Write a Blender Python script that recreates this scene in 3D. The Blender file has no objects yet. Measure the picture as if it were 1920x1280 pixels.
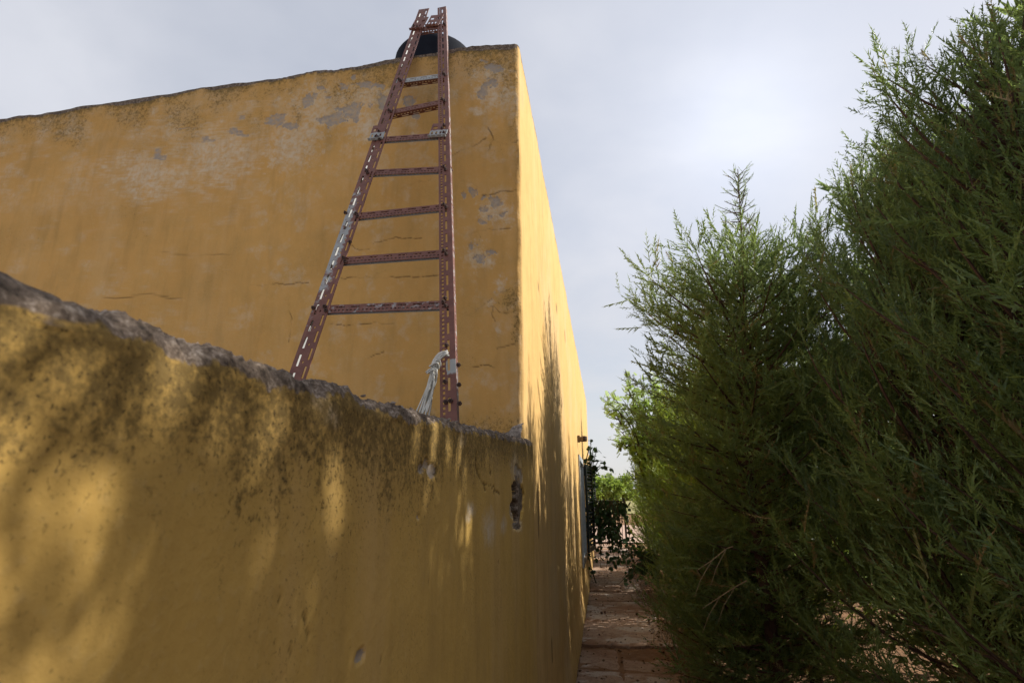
import bpy, math, random
import numpy as np
from mathutils import Vector, Matrix, Quaternion

# ------------------------------------------------------------------ camera, sky, sun, exposure
SC = bpy.context.scene
COL = SC.collection
S = 1.6 / 1.7
F_PX = 1006.35                                  # focal length in pixels of a 1920 px wide picture
PITCH, YAW, ROLL = (math.radians(v) for v in (15.877, 9.150, -0.561))
A, D, T, H = 0.37537 * S, 2.69852 * S, 2.71108 * S, 1.6   # side wall x=-A, front wall y=D, roof z=T, ground z=-H (camera at the origin)

def cam_axes():
    fw = np.array([-math.sin(YAW) * math.cos(PITCH), math.cos(YAW) * math.cos(PITCH), math.sin(PITCH)])
    r = np.array([math.cos(YAW), math.sin(YAW), 0.0]); u = np.cross(r, fw)
    return r * math.cos(ROLL) + u * math.sin(ROLL), u * math.cos(ROLL) - r * math.sin(ROLL), fw
CR, CU, CF = cam_axes()

cd = bpy.data.cameras.new('camera'); cam = bpy.data.objects.new('camera', cd); COL.objects.link(cam)
cam.matrix_world = Matrix([[CR[i], CU[i], -CF[i], 0.0] for i in range(3)] + [[0, 0, 0, 1]])
cd.sensor_width = 36.0; cd.lens = F_PX * 36.0 / 1920.0
cd.clip_start = 0.02; cd.clip_end = 3000
cd.dof.use_dof = True; cd.dof.focus_distance = 2.3; cd.dof.aperture_fstop = 10.0
SC.camera = cam

SUN_AZ, SUN_EL = math.radians(69), math.radians(37)       # azimuth from +Y towards +X
sun_dir = Vector((math.sin(SUN_AZ) * math.cos(SUN_EL), math.cos(SUN_AZ) * math.cos(SUN_EL), math.sin(SUN_EL)))
sl = bpy.data.lights.new('sun', 'SUN'); sl.energy = 5.0; sl.angle = math.radians(0.6); sl.color = (1.0, 0.96, 0.88)
so = bpy.data.objects.new('sun', sl); COL.objects.link(so); so.rotation_euler = sun_dir.to_track_quat('Z', 'Y').to_euler()
so.location = (30, 20, 40)

SC.view_settings.view_transform = 'Standard'; SC.view_settings.look = 'None'
SC.view_settings.gamma = 1.0; SC.view_settings.use_curve_mapping = False
SC.view_settings.exposure = 0.72
SC.cycles.max_bounces = 8; SC.cycles.diffuse_bounces = 4; SC.cycles.transmission_bounces = 6

class NT:
    """small helper for building node trees"""
    def __init__(s, tree): s.t = tree; s.t.nodes.clear()
    def n(s, kind, ins=None, **props):
        nd = s.t.nodes.new(kind)
        for k, v in props.items(): setattr(nd, k, v)
        for k, v in (ins or {}).items():
            sock = nd.inputs[k]
            if isinstance(v, bpy.types.NodeSocket): s.t.links.new(v, sock)
            else: sock.default_value = tuple(v) + (1,) if sock.type == 'RGBA' and len(v) == 3 else v
        return nd
    def math(s, op, a, b=0.0, clamp=False):
        return s.n('ShaderNodeMath', {0: a, 1: b}, operation=op, use_clamp=clamp).outputs[0]
    def mix(s, fac, a, b, blend='MIX'):
        nd = s.n('ShaderNodeMix', data_type='RGBA', blend_type=blend)
        for i, v in ((0, fac), (6, a), (7, b)):
            if isinstance(v, bpy.types.NodeSocket): s.t.links.new(v, nd.inputs[i])
            else: nd.inputs[i].default_value = v if i == 0 else (tuple(v) + (1,))[:4]
        return nd.outputs[2]
    def ramp(s, fac, stops, interp='LINEAR'):
        nd = s.n('ShaderNodeValToRGB', {0: fac}); cr = nd.color_ramp; cr.interpolation = interp
        while len(cr.elements) < len(stops): cr.elements.new(0.5)
        for e, (p, c) in zip(cr.elements, stops):
            e.position = p; e.color = (c, c, c, 1) if isinstance(c, (int, float)) else tuple(c) + (1,)
        return nd.outputs[0]
    def noise(s, vec, scale, detail=4, rough=0.55, dist=0.0):
        ins = {'Scale': scale, 'Detail': detail, 'Roughness': rough, 'Distortion': dist}
        if vec is not None: ins['Vector'] = vec
        return s.n('ShaderNodeTexNoise', ins).outputs[0]

def ray(x, y):
    return CF + (x - 960) / F_PX * CR - (y - 640) / F_PX * CU

W = bpy.data.worlds.new('World'); SC.world = W; W.use_nodes = True
n = NT(W.node_tree)
tc = n.n('ShaderNodeTexCoord').outputs['Generated']
sky = n.n('ShaderNodeTexSky', sky_type='NISHITA', sun_disc=False, sun_elevation=SUN_EL, sun_rotation=SUN_AZ, altitude=100.0,
          air_density=1.0, dust_density=1.6, ozone_density=1.0).outputs[0]
sep = n.n('ShaderNodeSeparateXYZ', {0: tc})
up = n.math('MAXIMUM', sep.outputs[2], 0.0)
den = n.math('ADD', up, 0.22)
cv = n.n('ShaderNodeCombineXYZ', {0: n.math('DIVIDE', sep.outputs[0], den), 1: n.math('DIVIDE', sep.outputs[1], den), 2: 0.0}).outputs[0]
c1 = n.noise(cv, 0.9, 5, 0.5, 0.4)
c2 = n.noise(cv, 2.6, 5, 0.55, 0.2)
cmix = n.math('ADD', n.math('MULTIPLY', c1, 0.7), n.math('MULTIPLY', c2, 0.3))
cover = n.ramp(cmix, [(0.30, 0.62), (0.62, 0.97)])
# thin cloud is brighter where the veil is thick and towards a bright gap in the upper right of the view
g = Vector(ray(1385, 225)).normalized()
dot = n.n('ShaderNodeVectorMath', {0: tc, 1: tuple(g)}, operation='DOT_PRODUCT').outputs['Value']
glow = n.math('POWER', n.math('MAXIMUM', dot, 0.0), 22.0)
glow2 = n.math('POWER', n.math('MAXIMUM', dot, 0.0), 160.0)
bright = n.math('ADD', n.math('ADD', n.math('MULTIPLY', n.ramp(cmix, [(0.32, 0.0), (0.68, 1.0)]), 0.9), 3.1),
                n.math('ADD', n.math('MULTIPLY', glow, 0.75), n.math('MULTIPLY', glow2, 1.0)))
hcol = n.ramp(sep.outputs[2], [(0.0, (1.03, 1.02, 1.03)), (0.45, (0.945, 0.970, 1.06))])
cc = n.n('ShaderNodeVectorMath', {0: hcol, 'Scale': bright}, operation='SCALE').outputs[0]
col = n.mix(cover, sky, cc)
bg = n.n('ShaderNodeBackground', {0: col, 1: 0.12})
n.n('ShaderNodeOutputWorld', {0: bg.outputs[0]})

# ------------------------------------------------------------------ helpers
rng = np.random.default_rng(7); random.seed(7)
V3 = np.array

def proj(P):
    P = np.asarray(P, float); z = np.maximum(P @ CF, 1e-3)
    return 960 + F_PX * (P @ CR) / z, 640 - F_PX * (P @ CU) / z

def hit(x, y, nrm, c):
    d = ray(x, y); nrm = V3(nrm, float)
    return d * (np.dot(nrm, V3(c, float)) / np.dot(nrm, d))

def _h(ix, iy, iz, seed):
    v = (ix * 374761393 + iy * 668265263 + iz * 2147483647 + seed * 1274126177) & 0xFFFFFFFF
    v = ((v ^ (v >> 13)) * 1274126177) & 0xFFFFFFFF
    v = ((v ^ (v >> 16)) * 2246822519) & 0xFFFFFFFF
    return ((v ^ (v >> 15)) & 0xFFFFFF) / float(0xFFFFFF)

def vnoise(P, scale, seed=0):
    Q = np.asarray(P, float) * scale + 1000.0
    i = np.floor(Q).astype(np.int64); f = Q - i; f = f * f * (3 - 2 * f)
    out = 0
    for dx in (0, 1):
        wx = f[:, 0] if dx else 1 - f[:, 0]
        for dy in (0, 1):
            wy = f[:, 1] if dy else 1 - f[:, 1]
            for dz in (0, 1):
                wz = f[:, 2] if dz else 1 - f[:, 2]
                out = out + wx * wy * wz * _h(i[:, 0] + dx, i[:, 1] + dy, i[:, 2] + dz, seed)
    return out

def fbm(P, scale, octv=4, seed=0, rough=0.5):
    tot = 0; amp = 1.0; s = 0
    for o in range(octv):
        tot = tot + amp * vnoise(P, scale * 2 ** o, seed + 17 * o); s += amp; amp *= rough
    return tot / s

def smooth(e0, e1, x):
    t = np.clip((x - e0) / (e1 - e0), 0, 1); return t * t * (3 - 2 * t)

def tag(o, label=None, cat=None, group=None, kind=None):
    if label: o['label'] = label
    if cat: o['category'] = cat
    if group: o['group'] = group
    if kind: o['kind'] = kind
    return o

def empty(name, loc=(0, 0, 0), parent=None):
    o = bpy.data.objects.new(name, None); COL.objects.link(o); o.location = loc
    o.empty_display_size = 0.1
    if parent: o.parent = parent
    return o

def mesh_np(name, verts, faces, mat, parent=None, attrs=None, smooth_sh=False):
    """verts (N,3), faces (M,3) or (M,4) numpy or list of arrays"""
    me = bpy.data.meshes.new(name)
    verts = np.ascontiguousarray(verts, np.float32)
    groups = faces if isinstance(faces, list) else [faces]
    groups = [np.asarray(g_, np.int32) for g_ in groups if len(g_)]
    nl = sum(g_.size for g_ in groups); nf = sum(len(g_) for g_ in groups)
    me.vertices.add(len(verts)); me.vertices.foreach_set('co', verts.ravel())
    me.loops.add(nl); me.loops.foreach_set('vertex_index', np.concatenate([g_.ravel() for g_ in groups]))
    sizes = np.concatenate([np.full(len(g_), g_.shape[1]) for g_ in groups])
    starts = np.concatenate([[0], np.cumsum(sizes)[:-1]])
    me.polygons.add(nf); me.polygons.foreach_set('loop_start', starts.astype(np.int32))
    me.polygons.foreach_set('use_smooth', np.full(nf, smooth_sh, bool))
    for k, v in (attrs or {}).items():
        at = me.attributes.new(k, 'FLOAT', 'POINT'); at.data.foreach_set('value', np.ascontiguousarray(v, np.float32))
    me.update(calc_edges=True); me.validate()
    me.materials.append(mat)
    o = bpy.data.objects.new(name, me); COL.objects.link(o)
    if parent: o.parent = parent
    return o

class MB:
    """collects small shapes into one mesh (world coordinates)"""
    def __init__(s): s.v = []; s.f = []
    def add(s, vs, fs):
        b = len(s.v); s.v += [tuple(map(float, p)) for p in vs]; s.f += [tuple(i + b for i in q) for q in fs]
    def box(s, lo, hi, M=None, bev=0.0):
        (x0, y0, z0), (x1, y1, z1) = lo, hi
        if bev <= 0:
            vs = [(x0, y0, z0), (x1, y0, z0), (x1, y1, z0), (x0, y1, z0), (x0, y0, z1), (x1, y0, z1), (x1, y1, z1), (x0, y1, z1)]
            fs = [(0, 3, 2, 1), (4, 5, 6, 7), (0, 1, 5, 4), (1, 2, 6, 5), (2, 3, 7, 6), (3, 0, 4, 7)]
        else:
            b = bev
            vs = [(x0, y0, z0), (x1, y0, z0), (x1, y1, z0), (x0, y1, z0), (x0, y0, z1 - b), (x1, y0, z1 - b), (x1, y1, z1 - b), (x0, y1, z1 - b),
                  (x0 + b, y0 + b, z1), (x1 - b, y0 + b, z1), (x1 - b, y1 - b, z1), (x0 + b, y1 - b, z1)]
            fs = [(0, 3, 2, 1), (8, 9, 10, 11)] + [(i, (i + 1) % 4, 4 + (i + 1) % 4, 4 + i) for i in range(4)] + \
                 [(4 + i, 4 + (i + 1) % 4, 8 + (i + 1) % 4, 8 + i) for i in range(4)]
        if M is not None: vs = [tuple(M @ Vector(p)) for p in vs]
        s.add(vs, fs)
    def tube(s, pts, rad, k=6, cap=True):
        pts = [Vector(p) for p in pts]; nn = len(pts); rad = [rad] * nn if isinstance(rad, (int, float)) else rad
        vs = []; prev = None
        for i, p in enumerate(pts):
            d = (pts[min(i + 1, nn - 1)] - pts[max(i - 1, 0)]).normalized()
            x = (prev - d * prev.dot(d)) if prev is not None else d.orthogonal()
            x = x.normalized() if x.length > 1e-6 else d.orthogonal().normalized(); prev = x; y = d.cross(x)
            vs += [p + (x * math.cos(2 * math.pi * j / k) + y * math.sin(2 * math.pi * j / k)) * rad[i] for j in range(k)]
        fs = [(i * k + j, i * k + (j + 1) % k, (i + 1) * k + (j + 1) % k, (i + 1) * k + j) for i in range(nn - 1) for j in range(k)]
        if cap: fs += [tuple(range(k - 1, -1, -1)), tuple((nn - 1) * k + j for j in range(k))]
        s.add(vs, fs)
    def lathe(s, prof, k=24, M=None):
        vs = [(r_ * math.cos(2 * math.pi * j / k), r_ * math.sin(2 * math.pi * j / k), z) for r_, z in prof for j in range(k)]
        fs = [(i * k + j, i * k + (j + 1) % k, (i + 1) * k + (j + 1) % k, (i + 1) * k + j) for i in range(len(prof) - 1) for j in range(k)]
        fs += [tuple(range(k - 1, -1, -1)), tuple((len(prof) - 1) * k + j for j in range(k))]
        if M is not None: vs = [tuple(M @ Vector(p)) for p in vs]
        s.add(vs, fs)
    def build(s, name, mat, parent=None, sm=False):
        me = bpy.data.meshes.new(name); me.from_pydata(s.v, [], s.f); me.update()
        if sm:
            for p in me.polygons: p.use_smooth = True
        me.materials.append(mat)
        o = bpy.data.objects.new(name, me); COL.objects.link(o)
        if parent:
            o.parent = parent
            w = parent; off = Vector((0, 0, 0))
            while w: off += w.location; w = w.parent
            for v in me.vertices: v.co -= off       # parents are only translated
        return o

def grid_faces(nu, nv, keep=None):
    i = np.arange(nu - 1)[:, None] * nv + np.arange(nv - 1)[None, :]
    q = np.stack([i, i + nv, i + nv + 1, i + 1], -1).reshape(-1, 4)
    return q if keep is None else q[keep.ravel()]

# ------------------------------------------------------------------ materials
def new_mat(name):
    m = bpy.data.materials.new(name); m.use_nodes = True; return m, NT(m.node_tree)

def finish(nt, color, rough=0.8, bump=None, bstr=0.3, bdist=0.01, metallic=0.0, spec=0.3, nrm=None):
    ins = {'Base Color': color, 'Roughness': rough, 'Metallic': metallic, 'Specular IOR Level': spec}
    b = nt.n('ShaderNodeBsdfPrincipled', ins)
    if bump is not None:
        bn = nt.n('ShaderNodeBump', {'Height': bump, 'Strength': bstr, 'Distance': bdist})
        nt.t.links.new(bn.outputs[0], b.inputs['Normal'])
    nt.n('ShaderNodeOutputMaterial', {0: b.outputs[0]})

def plaster(name, base1, base2, sc=1.0, spot=0.15):
    m, t = new_mat(name)
    P = t.n('ShaderNodeNewGeometry').outputs['Position']
    at = lambda k: t.n('ShaderNodeAttribute', attribute_name=k).outputs['Fac']
    big = t.noise(P, 1.6, 4, 0.6); mid = t.noise(P, 9.0, 5, 0.6); fine = t.noise(P, 70.0, 4, 0.6); dots = t.noise(P, 130.0, 2, 0.5)
    c = t.mix(t.ramp(big, [(0.3, 0.0), (0.7, 1.0)]), base1, base2)
    c = t.mix(t.math('MULTIPLY', t.ramp(mid, [(0.42, 0.0), (0.75, 1.0)]), 0.35), c, (0.36, 0.235, 0.085))
    c = t.mix(t.math('MULTIPLY', t.ramp(fine, [(0.55, 0.0), (0.75, 1.0)]), 0.25), c, (0.55, 0.40, 0.19))
    # washed, pale lime
    pale = t.math('MULTIPLY', at('pale'), t.ramp(t.noise(P, 45.0, 5, 0.65), [(0.35, 0.25), (0.6, 1.0)]))
    c = t.mix(pale, c, (0.56, 0.47, 0.36))
    # rain streaks and trowel patches
    mp = t.n('ShaderNodeMapping', {'Vector': P, 'Scale': (1.0, 1.0, 0.16)}).outputs[0]
    stk = t.noise(mp, 13.0, 5, 0.62)
    c = t.mix(t.math('MULTIPLY', t.ramp(stk, [(0.50, 0.0), (0.72, 1.0)]), 0.34), c, (0.27, 0.165, 0.055))
    c = t.mix(t.math('MULTIPLY', t.ramp(t.noise(mp, 5.0, 5, 0.6), [(0.52, 0.0), (0.72, 1.0)]), 0.30), c, (0.60, 0.40, 0.20))
    # mould and soot in the pores: speckled where the attribute is low, closed where it is high
    gr = at('grime')
    sp = t.math('ADD', t.math('MULTIPLY', t.noise(P, 55.0 * sc, 5, 0.72), 1.0), t.math('MULTIPLY', t.noise(P, 150.0 * sc, 2, 0.5), 0.35))
    thr = t.math('SUBTRACT', t.math('ADD', sp, t.math('MULTIPLY', gr, 0.50)), 0.92)
    gm = t.math('MULTIPLY', t.ramp(thr, [(0.0, 0.0), (0.24, 1.0)]), t.ramp(gr, [(0.0, 0.0), (0.12, 0.75), (1.0, 0.86)]))
    c = t.mix(t.math('MULTIPLY', gr, 0.42), c, (0.26, 0.165, 0.048))
    c = t.mix(gm, c, t.mix(mid, (0.085, 0.056, 0.020), (0.17, 0.112, 0.038)))
    sm = t.math('MULTIPLY', t.ramp(t.noise(P, 150.0 * sc, 4, 0.7), [(0.575, 0.0), (0.66, 1.0)]), t.math('ADD', t.math('MULTIPLY', gr, 0.9), t.math('MULTIPLY', t.ramp(t.noise(P, 4.0, 3, 0.5), [(0.4, 0.0), (0.65, 1.0)]), spot)), True)
    c = t.mix(sm, c, (0.075, 0.048, 0.018))
    # fallen-off paint: grey cement
    pe = at('peel')
    grey = t.mix(t.noise(P, 30.0, 4, 0.6), (0.24, 0.20, 0.165), (0.36, 0.305, 0.255))
    pe2 = t.math('ADD', pe, t.math('MULTIPLY', t.math('SUBTRACT', t.noise(P, 95.0, 5, 0.75), 0.5), 1.1))
    c = t.mix(t.math('MULTIPLY', t.ramp(pe2, [(0.42, 0.0), (0.60, 1.0)]), t.ramp(t.noise(P, 40.0, 4, 0.7), [(0.36, 0.30), (0.56, 1.0)])), c, grey)
    # bare crumbling top
    cap = t.math('ADD', at('cap'), t.math('MULTIPLY', t.math('SUBTRACT', t.noise(P, 28.0, 4, 0.6), 0.5), 0.5))
    capc = t.ramp(t.math('ADD', t.math('MULTIPLY', t.noise(P, 48.0, 6, 0.75), 0.55), t.math('MULTIPLY', t.noise(P, 170.0, 4, 0.7), 0.45)), [(0.40, (0.035, 0.026, 0.021)), (0.52, (0.14, 0.104, 0.080)), (0.64, (0.36, 0.30, 0.25))])
    c = t.mix(t.math('MULTIPLY', t.ramp(cap, [(0.45, 0.0), (0.62, 1.0)]), 0.96), c, capc)
    c = t.mix(t.math('MULTIPLY', at('crack'), 0.75), c, (0.035, 0.022, 0.012))
    hgt = t.math('ADD', t.math('MULTIPLY', mid, 0.5), t.math('ADD', t.math('MULTIPLY', fine, 0.35), t.math('MULTIPLY', t.math('MULTIPLY', t.noise(P, 60.0, 5, 0.7), cap), 1.4)))
    finish(t, c, 0.9, hgt, 0.55, 0.006, spec=0.15)
    return m

M_PLASTER = plaster('ochre_plaster', (0.55, 0.312, 0.100), (0.49, 0.272, 0.084))
M_PLASTER_LOW = plaster('ochre_plaster_weathered', (0.53, 0.335, 0.095), (0.48, 0.295, 0.076), 1.5, 0.75)
M_PLASTER_SIDE = plaster('ochre_plaster_lit', (0.58, 0.365, 0.135), (0.54, 0.33, 0.115))  # ochre plaster made paler, so sunlight is partly in the side wall's colour

def simple(name, c1, c2, scale=20, rough=0.7, bump=0.2, metallic=0.0, bd=0.004, spec=0.3):
    m, t = new_mat(name)
    P = t.n('ShaderNodeTexCoord').outputs['Object']
    f = t.noise(P, scale, 5, 0.6)
    finish(t, t.mix(t.ramp(f, [(0.35, 0.0), (0.65, 1.0)]), c1, c2), rough, t.noise(P, scale * 4, 4, 0.6), bump, bd, metallic, spec)
    return m

def rust_paint():
    m, t = new_mat('oxide_red_painted_steel')
    P = t.n('ShaderNodeNewGeometry').outputs['Position']
    f = t.noise(P, 25.0, 5, 0.65); g2 = t.noise(P, 6.0, 5, 0.7)
    c = t.mix(t.ramp(f, [(0.35, 0.0), (0.7, 1.0)]), (0.115, 0.038, 0.026), (0.180, 0.070, 0.048))
    c = t.mix(t.ramp(t.noise(P, 60.0, 4, 0.7), [(0.58, 0.0), (0.7, 0.7)]), c, (0.085, 0.032, 0.014))
    worn = t.math('ADD', t.math('MULTIPLY', t.n('ShaderNodeAttribute', attribute_name='worn').outputs['Fac'], 0.62), t.math('MULTIPLY', t.noise(P, 38.0, 5, 0.7), 0.75))
    c = t.mix(t.math('MULTIPLY', t.ramp(worn, [(0.62, 0.0), (0.72, 1.0)]), 0.9), c, t.mix(g2, (0.22, 0.24, 0.245), (0.40, 0.41, 0.40)))
    finish(t, c, 0.55, t.noise(P, 90.0, 4, 0.6), 0.25, 0.002, 0.0, 0.4)
    return m
M_RUST = rust_paint()
M_BOLT = simple('rusty_bolt', (0.035, 0.02, 0.016), (0.08, 0.04, 0.03), 60, 0.7)
M_GALV = simple('bare_zinc', (0.36, 0.35, 0.33), (0.52, 0.50, 0.47), 40, 0.5, 0.2, 0.3)
M_CORD = simple('white_plastic_cord', (0.40, 0.39, 0.35), (0.58, 0.56, 0.52), 30, 0.45, 0.1)
M_TANK = simple('navy_tank_plastic', (0.006, 0.007, 0.012), (0.010, 0.012, 0.018), 8, 0.85, 0.1, 0.0, 0.004, 0.08)
M_LAMP = simple('brown_weathered_metal', (0.10, 0.06, 0.03), (0.20, 0.13, 0.07), 60, 0.6)
M_LAMP_D = simple('dark_brown_metal', (0.035, 0.022, 0.014), (0.07, 0.045, 0.03), 60, 0.6)
M_FRAME = simple('pale_blue_grey_paint', (0.34, 0.37, 0.40), (0.45, 0.47, 0.49), 12, 0.5)
M_SHUT = simple('dark_green_black_paint', (0.008, 0.011, 0.011), (0.018, 0.022, 0.021), 14, 0.45)
M_IRON = simple('black_iron', (0.012, 0.011, 0.011), (0.03, 0.026, 0.024), 30, 0.55)
M_ROOF = simple('roof_screed', (0.25, 0.22, 0.20), (0.36, 0.33, 0.30), 6, 0.9)
M_MORTAR = simple('grey_mortar', (0.13, 0.105, 0.09), (0.36, 0.31, 0.27), 45, 0.95, 0.8, 0.0, 0.01, 0.1)
M_BARK = simple('reddish_bark', (0.055, 0.028, 0.018), (0.12, 0.065, 0.045), 30, 0.9, 0.6)
M_TWIG = simple('dry_straw_twig', (0.20, 0.13, 0.07), (0.32, 0.22, 0.13), 30, 0.9)
M_CONE = simple('brown_cypress_cone', (0.045, 0.026, 0.020), (0.11, 0.062, 0.045), 90, 0.8, 0.7)
M_STEM = simple('green_brown_stem', (0.05, 0.045, 0.02), (0.09, 0.07, 0.03), 30, 0.8)
M_POLE = simple('weathered_pole', (0.38, 0.36, 0.33), (0.5, 0.48, 0.45), 8, 0.8)

m, t = new_mat('window_glass')
finish(t, (0.03, 0.035, 0.04), 0.08, None, spec=0.5); M_GLASS = m

def leaf_mat(name, dark, light, warm, transl=0.35, warm_at=0.8):
    m, t = new_mat(name)
    v = t.n('ShaderNodeAttribute', attribute_name='tint').outputs['Fac']
    c = t.ramp(v, [(0.0, dark), (0.6, light), (warm_at, light), (1.0, warm)])
    P = t.n('ShaderNodeNewGeometry').outputs['Position']
    c = t.mix(t.math('MULTIPLY', t.noise(P, 5.0, 4, 0.6), 0.5), c, dark)
    d = t.n('ShaderNodeBsdfPrincipled', {'Base Color': c, 'Roughness': 0.50, 'Specular IOR Level': 0.45})
    tcol = t.mix(0.35, c, tuple(min(1, x * 1.6) for x in light), 'MIX')
    tr = t.n('ShaderNodeBsdfTranslucent', {0: tcol})
    mx = t.n('ShaderNodeMixShader', {0: transl, 1: d.outputs[0], 2: tr.outputs[0]})
    t.n('ShaderNodeOutputMaterial', {0: mx.outputs[0]})
    return m
M_CYP = leaf_mat('cypress_scale_leaves', (0.075, 0.122, 0.058), (0.225, 0.290, 0.072), (0.34, 0.20, 0.085), 0.42, 0.80)
M_CYP_FAR = leaf_mat('young_cypress_leaves', (0.095, 0.165, 0.030), (0.25, 0.32, 0.040), (0.36, 0.24, 0.07), 0.48, 0.84)
M_LEAF = leaf_mat('light_pinnate_leaves', (0.15, 0.23, 0.045), (0.28, 0.38, 0.07), (0.34, 0.36, 0.09), 0.55)
M_VINE = leaf_mat('dark_creeper_leaves', (0.024, 0.060, 0.022), (0.060, 0.120, 0.036), (0.09, 0.13, 0.04), 0.35)
M_BUSH = leaf_mat('sunny_bush_leaves', (0.14, 0.21, 0.04), (0.28, 0.36, 0.06), (0.32, 0.33, 0.08), 0.55)
M_GRASS = leaf_mat('dry_grass_blades', (0.10, 0.09, 0.03), (0.20, 0.16, 0.07), (0.32, 0.24, 0.12), 0.3)
M_WOODS = leaf_mat('far_wood_leaves', (0.09, 0.12, 0.07), (0.15, 0.18, 0.10), (0.18, 0.18, 0.11), 0.3)
M_LITTER = leaf_mat('fallen_leaf_litter', (0.07, 0.035, 0.015), (0.16, 0.09, 0.045), (0.27, 0.19, 0.11), 0.1)

def ground_mat(name, c1, c2, c3, patch=None):
    m, t = new_mat(name)
    P = t.n('ShaderNodeNewGeometry').outputs['Position']
    a_ = t.noise(P, 1.3, 5, 0.6); b_ = t.noise(P, 14.0, 6, 0.7); d_ = t.noise(P, 90.0, 4, 0.7)
    c = t.mix(t.ramp(a_, [(0.35, 0.0), (0.65, 1.0)]), c1, c2)
    c = t.mix(t.math('MULTIPLY', t.ramp(b_, [(0.45, 0.0), (0.7, 1.0)]), 0.7), c, c3)
    if patch:
        pn = t.noise(t.n('ShaderNodeMapping', {'Vector': P, 'Scale': (1.0, 1.6, 1.0)}).outputs[0], 2.3, 6, 0.6)
        c = t.mix(t.ramp(pn, [(0.55, 0.0), (0.60, 0.85)]), c, patch)
        c = t.mix(t.math('MULTIPLY', t.ramp(t.noise(P, 45.0, 4, 0.7), [(0.58, 0.0), (0.66, 1.0)]), 0.7), c, (0.085, 0.045, 0.025))
    finish(t, c, 0.95, t.math('ADD', b_, t.math('MULTIPLY', d_, 0.5)), 0.8, 0.03, spec=0.1)
    return m
M_SOIL = ground_mat('red_brown_soil', (0.24, 0.125, 0.066), (0.16, 0.085, 0.044), (0.28, 0.18, 0.105))
M_SLAB = ground_mat('stained_concrete', (0.42, 0.32, 0.245), (0.26, 0.15, 0.092), (0.20, 0.105, 0.058), (0.46, 0.39, 0.33))
M_ROAD = ground_mat('pink_gravel_road', (0.42, 0.29, 0.22), (0.36, 0.24, 0.18), (0.48, 0.35, 0.28))
M_FIELD = ground_mat('far_field', (0.30, 0.22, 0.13), (0.20, 0.21, 0.07), (0.16, 0.18, 0.05))

# ------------------------------------------------------------------ ground, road, path, yard
def sheet(name, x0, x1, y0, y1, z, mat, nx=40, ny=40, amp=0.0, xs=None, ys=None, kind='structure'):
    xs = np.linspace(x0, x1, nx) if xs is None else xs; ys = np.linspace(y0, y1, ny) if ys is None else ys
    X, Y = np.meshgrid(xs, ys, indexing='ij'); P = np.stack([X.ravel(), Y.ravel(), np.full(X.size, z)], 1)
    if amp: P[:, 2] += (fbm(P, 3.0, 4, 5) - 0.5) * 2 * amp
    o = mesh_np(name, P, grid_faces(len(xs), len(ys)), mat, smooth_sh=True); tag(o, kind=kind); return o
gy = np.concatenate([np.linspace(-6, 24, 240), [26, 30, 40, 60, 120, 400, 1500]])
gx = np.concatenate([[-900, -200, -40, -8], np.linspace(-2, 4, 70), [8, 40, 200, 900]])
sheet('ground', 0, 0, 0, 0, -H - 0.035, M_SOIL, xs=gx, ys=gy, amp=0.022)
sheet('road', -60, 60, 19.5, 30, -H + 0.012, M_ROAD, 60, 12, 0.008)
sheet('field', -400, 400, 46, 300, -H + 0.03, M_FIELD, 20, 20, 0.0)
sheet('yard_floor', -6.5, -0.46, -1.6, D - 0.01, -0.30, M_ROOF, 8, 8)

path = sheet('path', -A, 1.0, 3.2, 19.0, -H - 0.014, M_SOIL, 16, 160, 0.012)
tag(path, kind='structure')
ty = 3.2; r_ = random.Random(11); row = 0
while ty < 18.6:
    ln = r_.uniform(0.75, 1.6) if ty > 4.5 else 0.9
    split = r_.choice([None, 0.42, 0.55]) if row not in (5, 6) else None
    xr = 0.66 + r_.uniform(-0.10, 0.14) - 0.012 * max(0, ty - 6)
    xe = [-A + 0.012, xr] if split is None else [-A + 0.012, -A + split + r_.uniform(-.05, .05), xr]
    for k in range(len(xe) - 1):
        dz = r_.uniform(-0.008, 0.010) + (0.03 if row in (4, 7) else 0)
        nx, ny = 18, 16
        X, Y = np.meshgrid(np.linspace(xe[k] + .004, xe[k + 1] - .004, nx), np.linspace(ty + .005, ty + ln - .005, ny), indexing='ij')
        P = np.stack([X.ravel(), Y.ravel(), np.full(X.size, -H - 0.008 + dz)], 1)
        edge = np.minimum.reduce([X.ravel() - X.min(), X.max() - X.ravel(), Y.ravel() - Y.min(), Y.max() - Y.ravel()])
        P[:, 2] += (fbm(P, 6, 3, 9) - .5) * .012 + r_.uniform(-.012, .012) * (P[:, 1] - ty - ln / 2) + r_.uniform(-.01, .01) * P[:, 0]
        jit = (fbm(P, 7, 4, 31, .6) - .5) * .16 * (edge < 1e-4)
        P[:, 0] += jit; P[:, 1] += (fbm(P, 7, 4, 77, .6) - .5) * .17 * (edge < 1e-4)
        P[:, 0] = np.maximum(P[:, 0], -A + .004)
        P[:, 2] -= 0.006 * (edge < 1e-4)
        f = grid_faces(nx, ny)
        bi = [i * ny for i in range(nx)] + [(nx - 1) * ny + j for j in range(1, ny)] + [i * ny + ny - 1 for i in range(nx - 2, -1, -1)] + [j for j in range(ny - 2, 0, -1)]
        low = P[bi].copy(); low[:, 2] = -H - 0.09
        nb = len(bi); P2 = np.vstack([P, low])
        side = np.array([[bi[i], len(P) + i, len(P) + (i + 1) % nb, bi[(i + 1) % nb]] for i in range(nb)])
        mesh_np('slab', P2, [f, side], M_SLAB, path)
    ty += ln + r_.uniform(0.0, 0.02); row += 1

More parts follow.
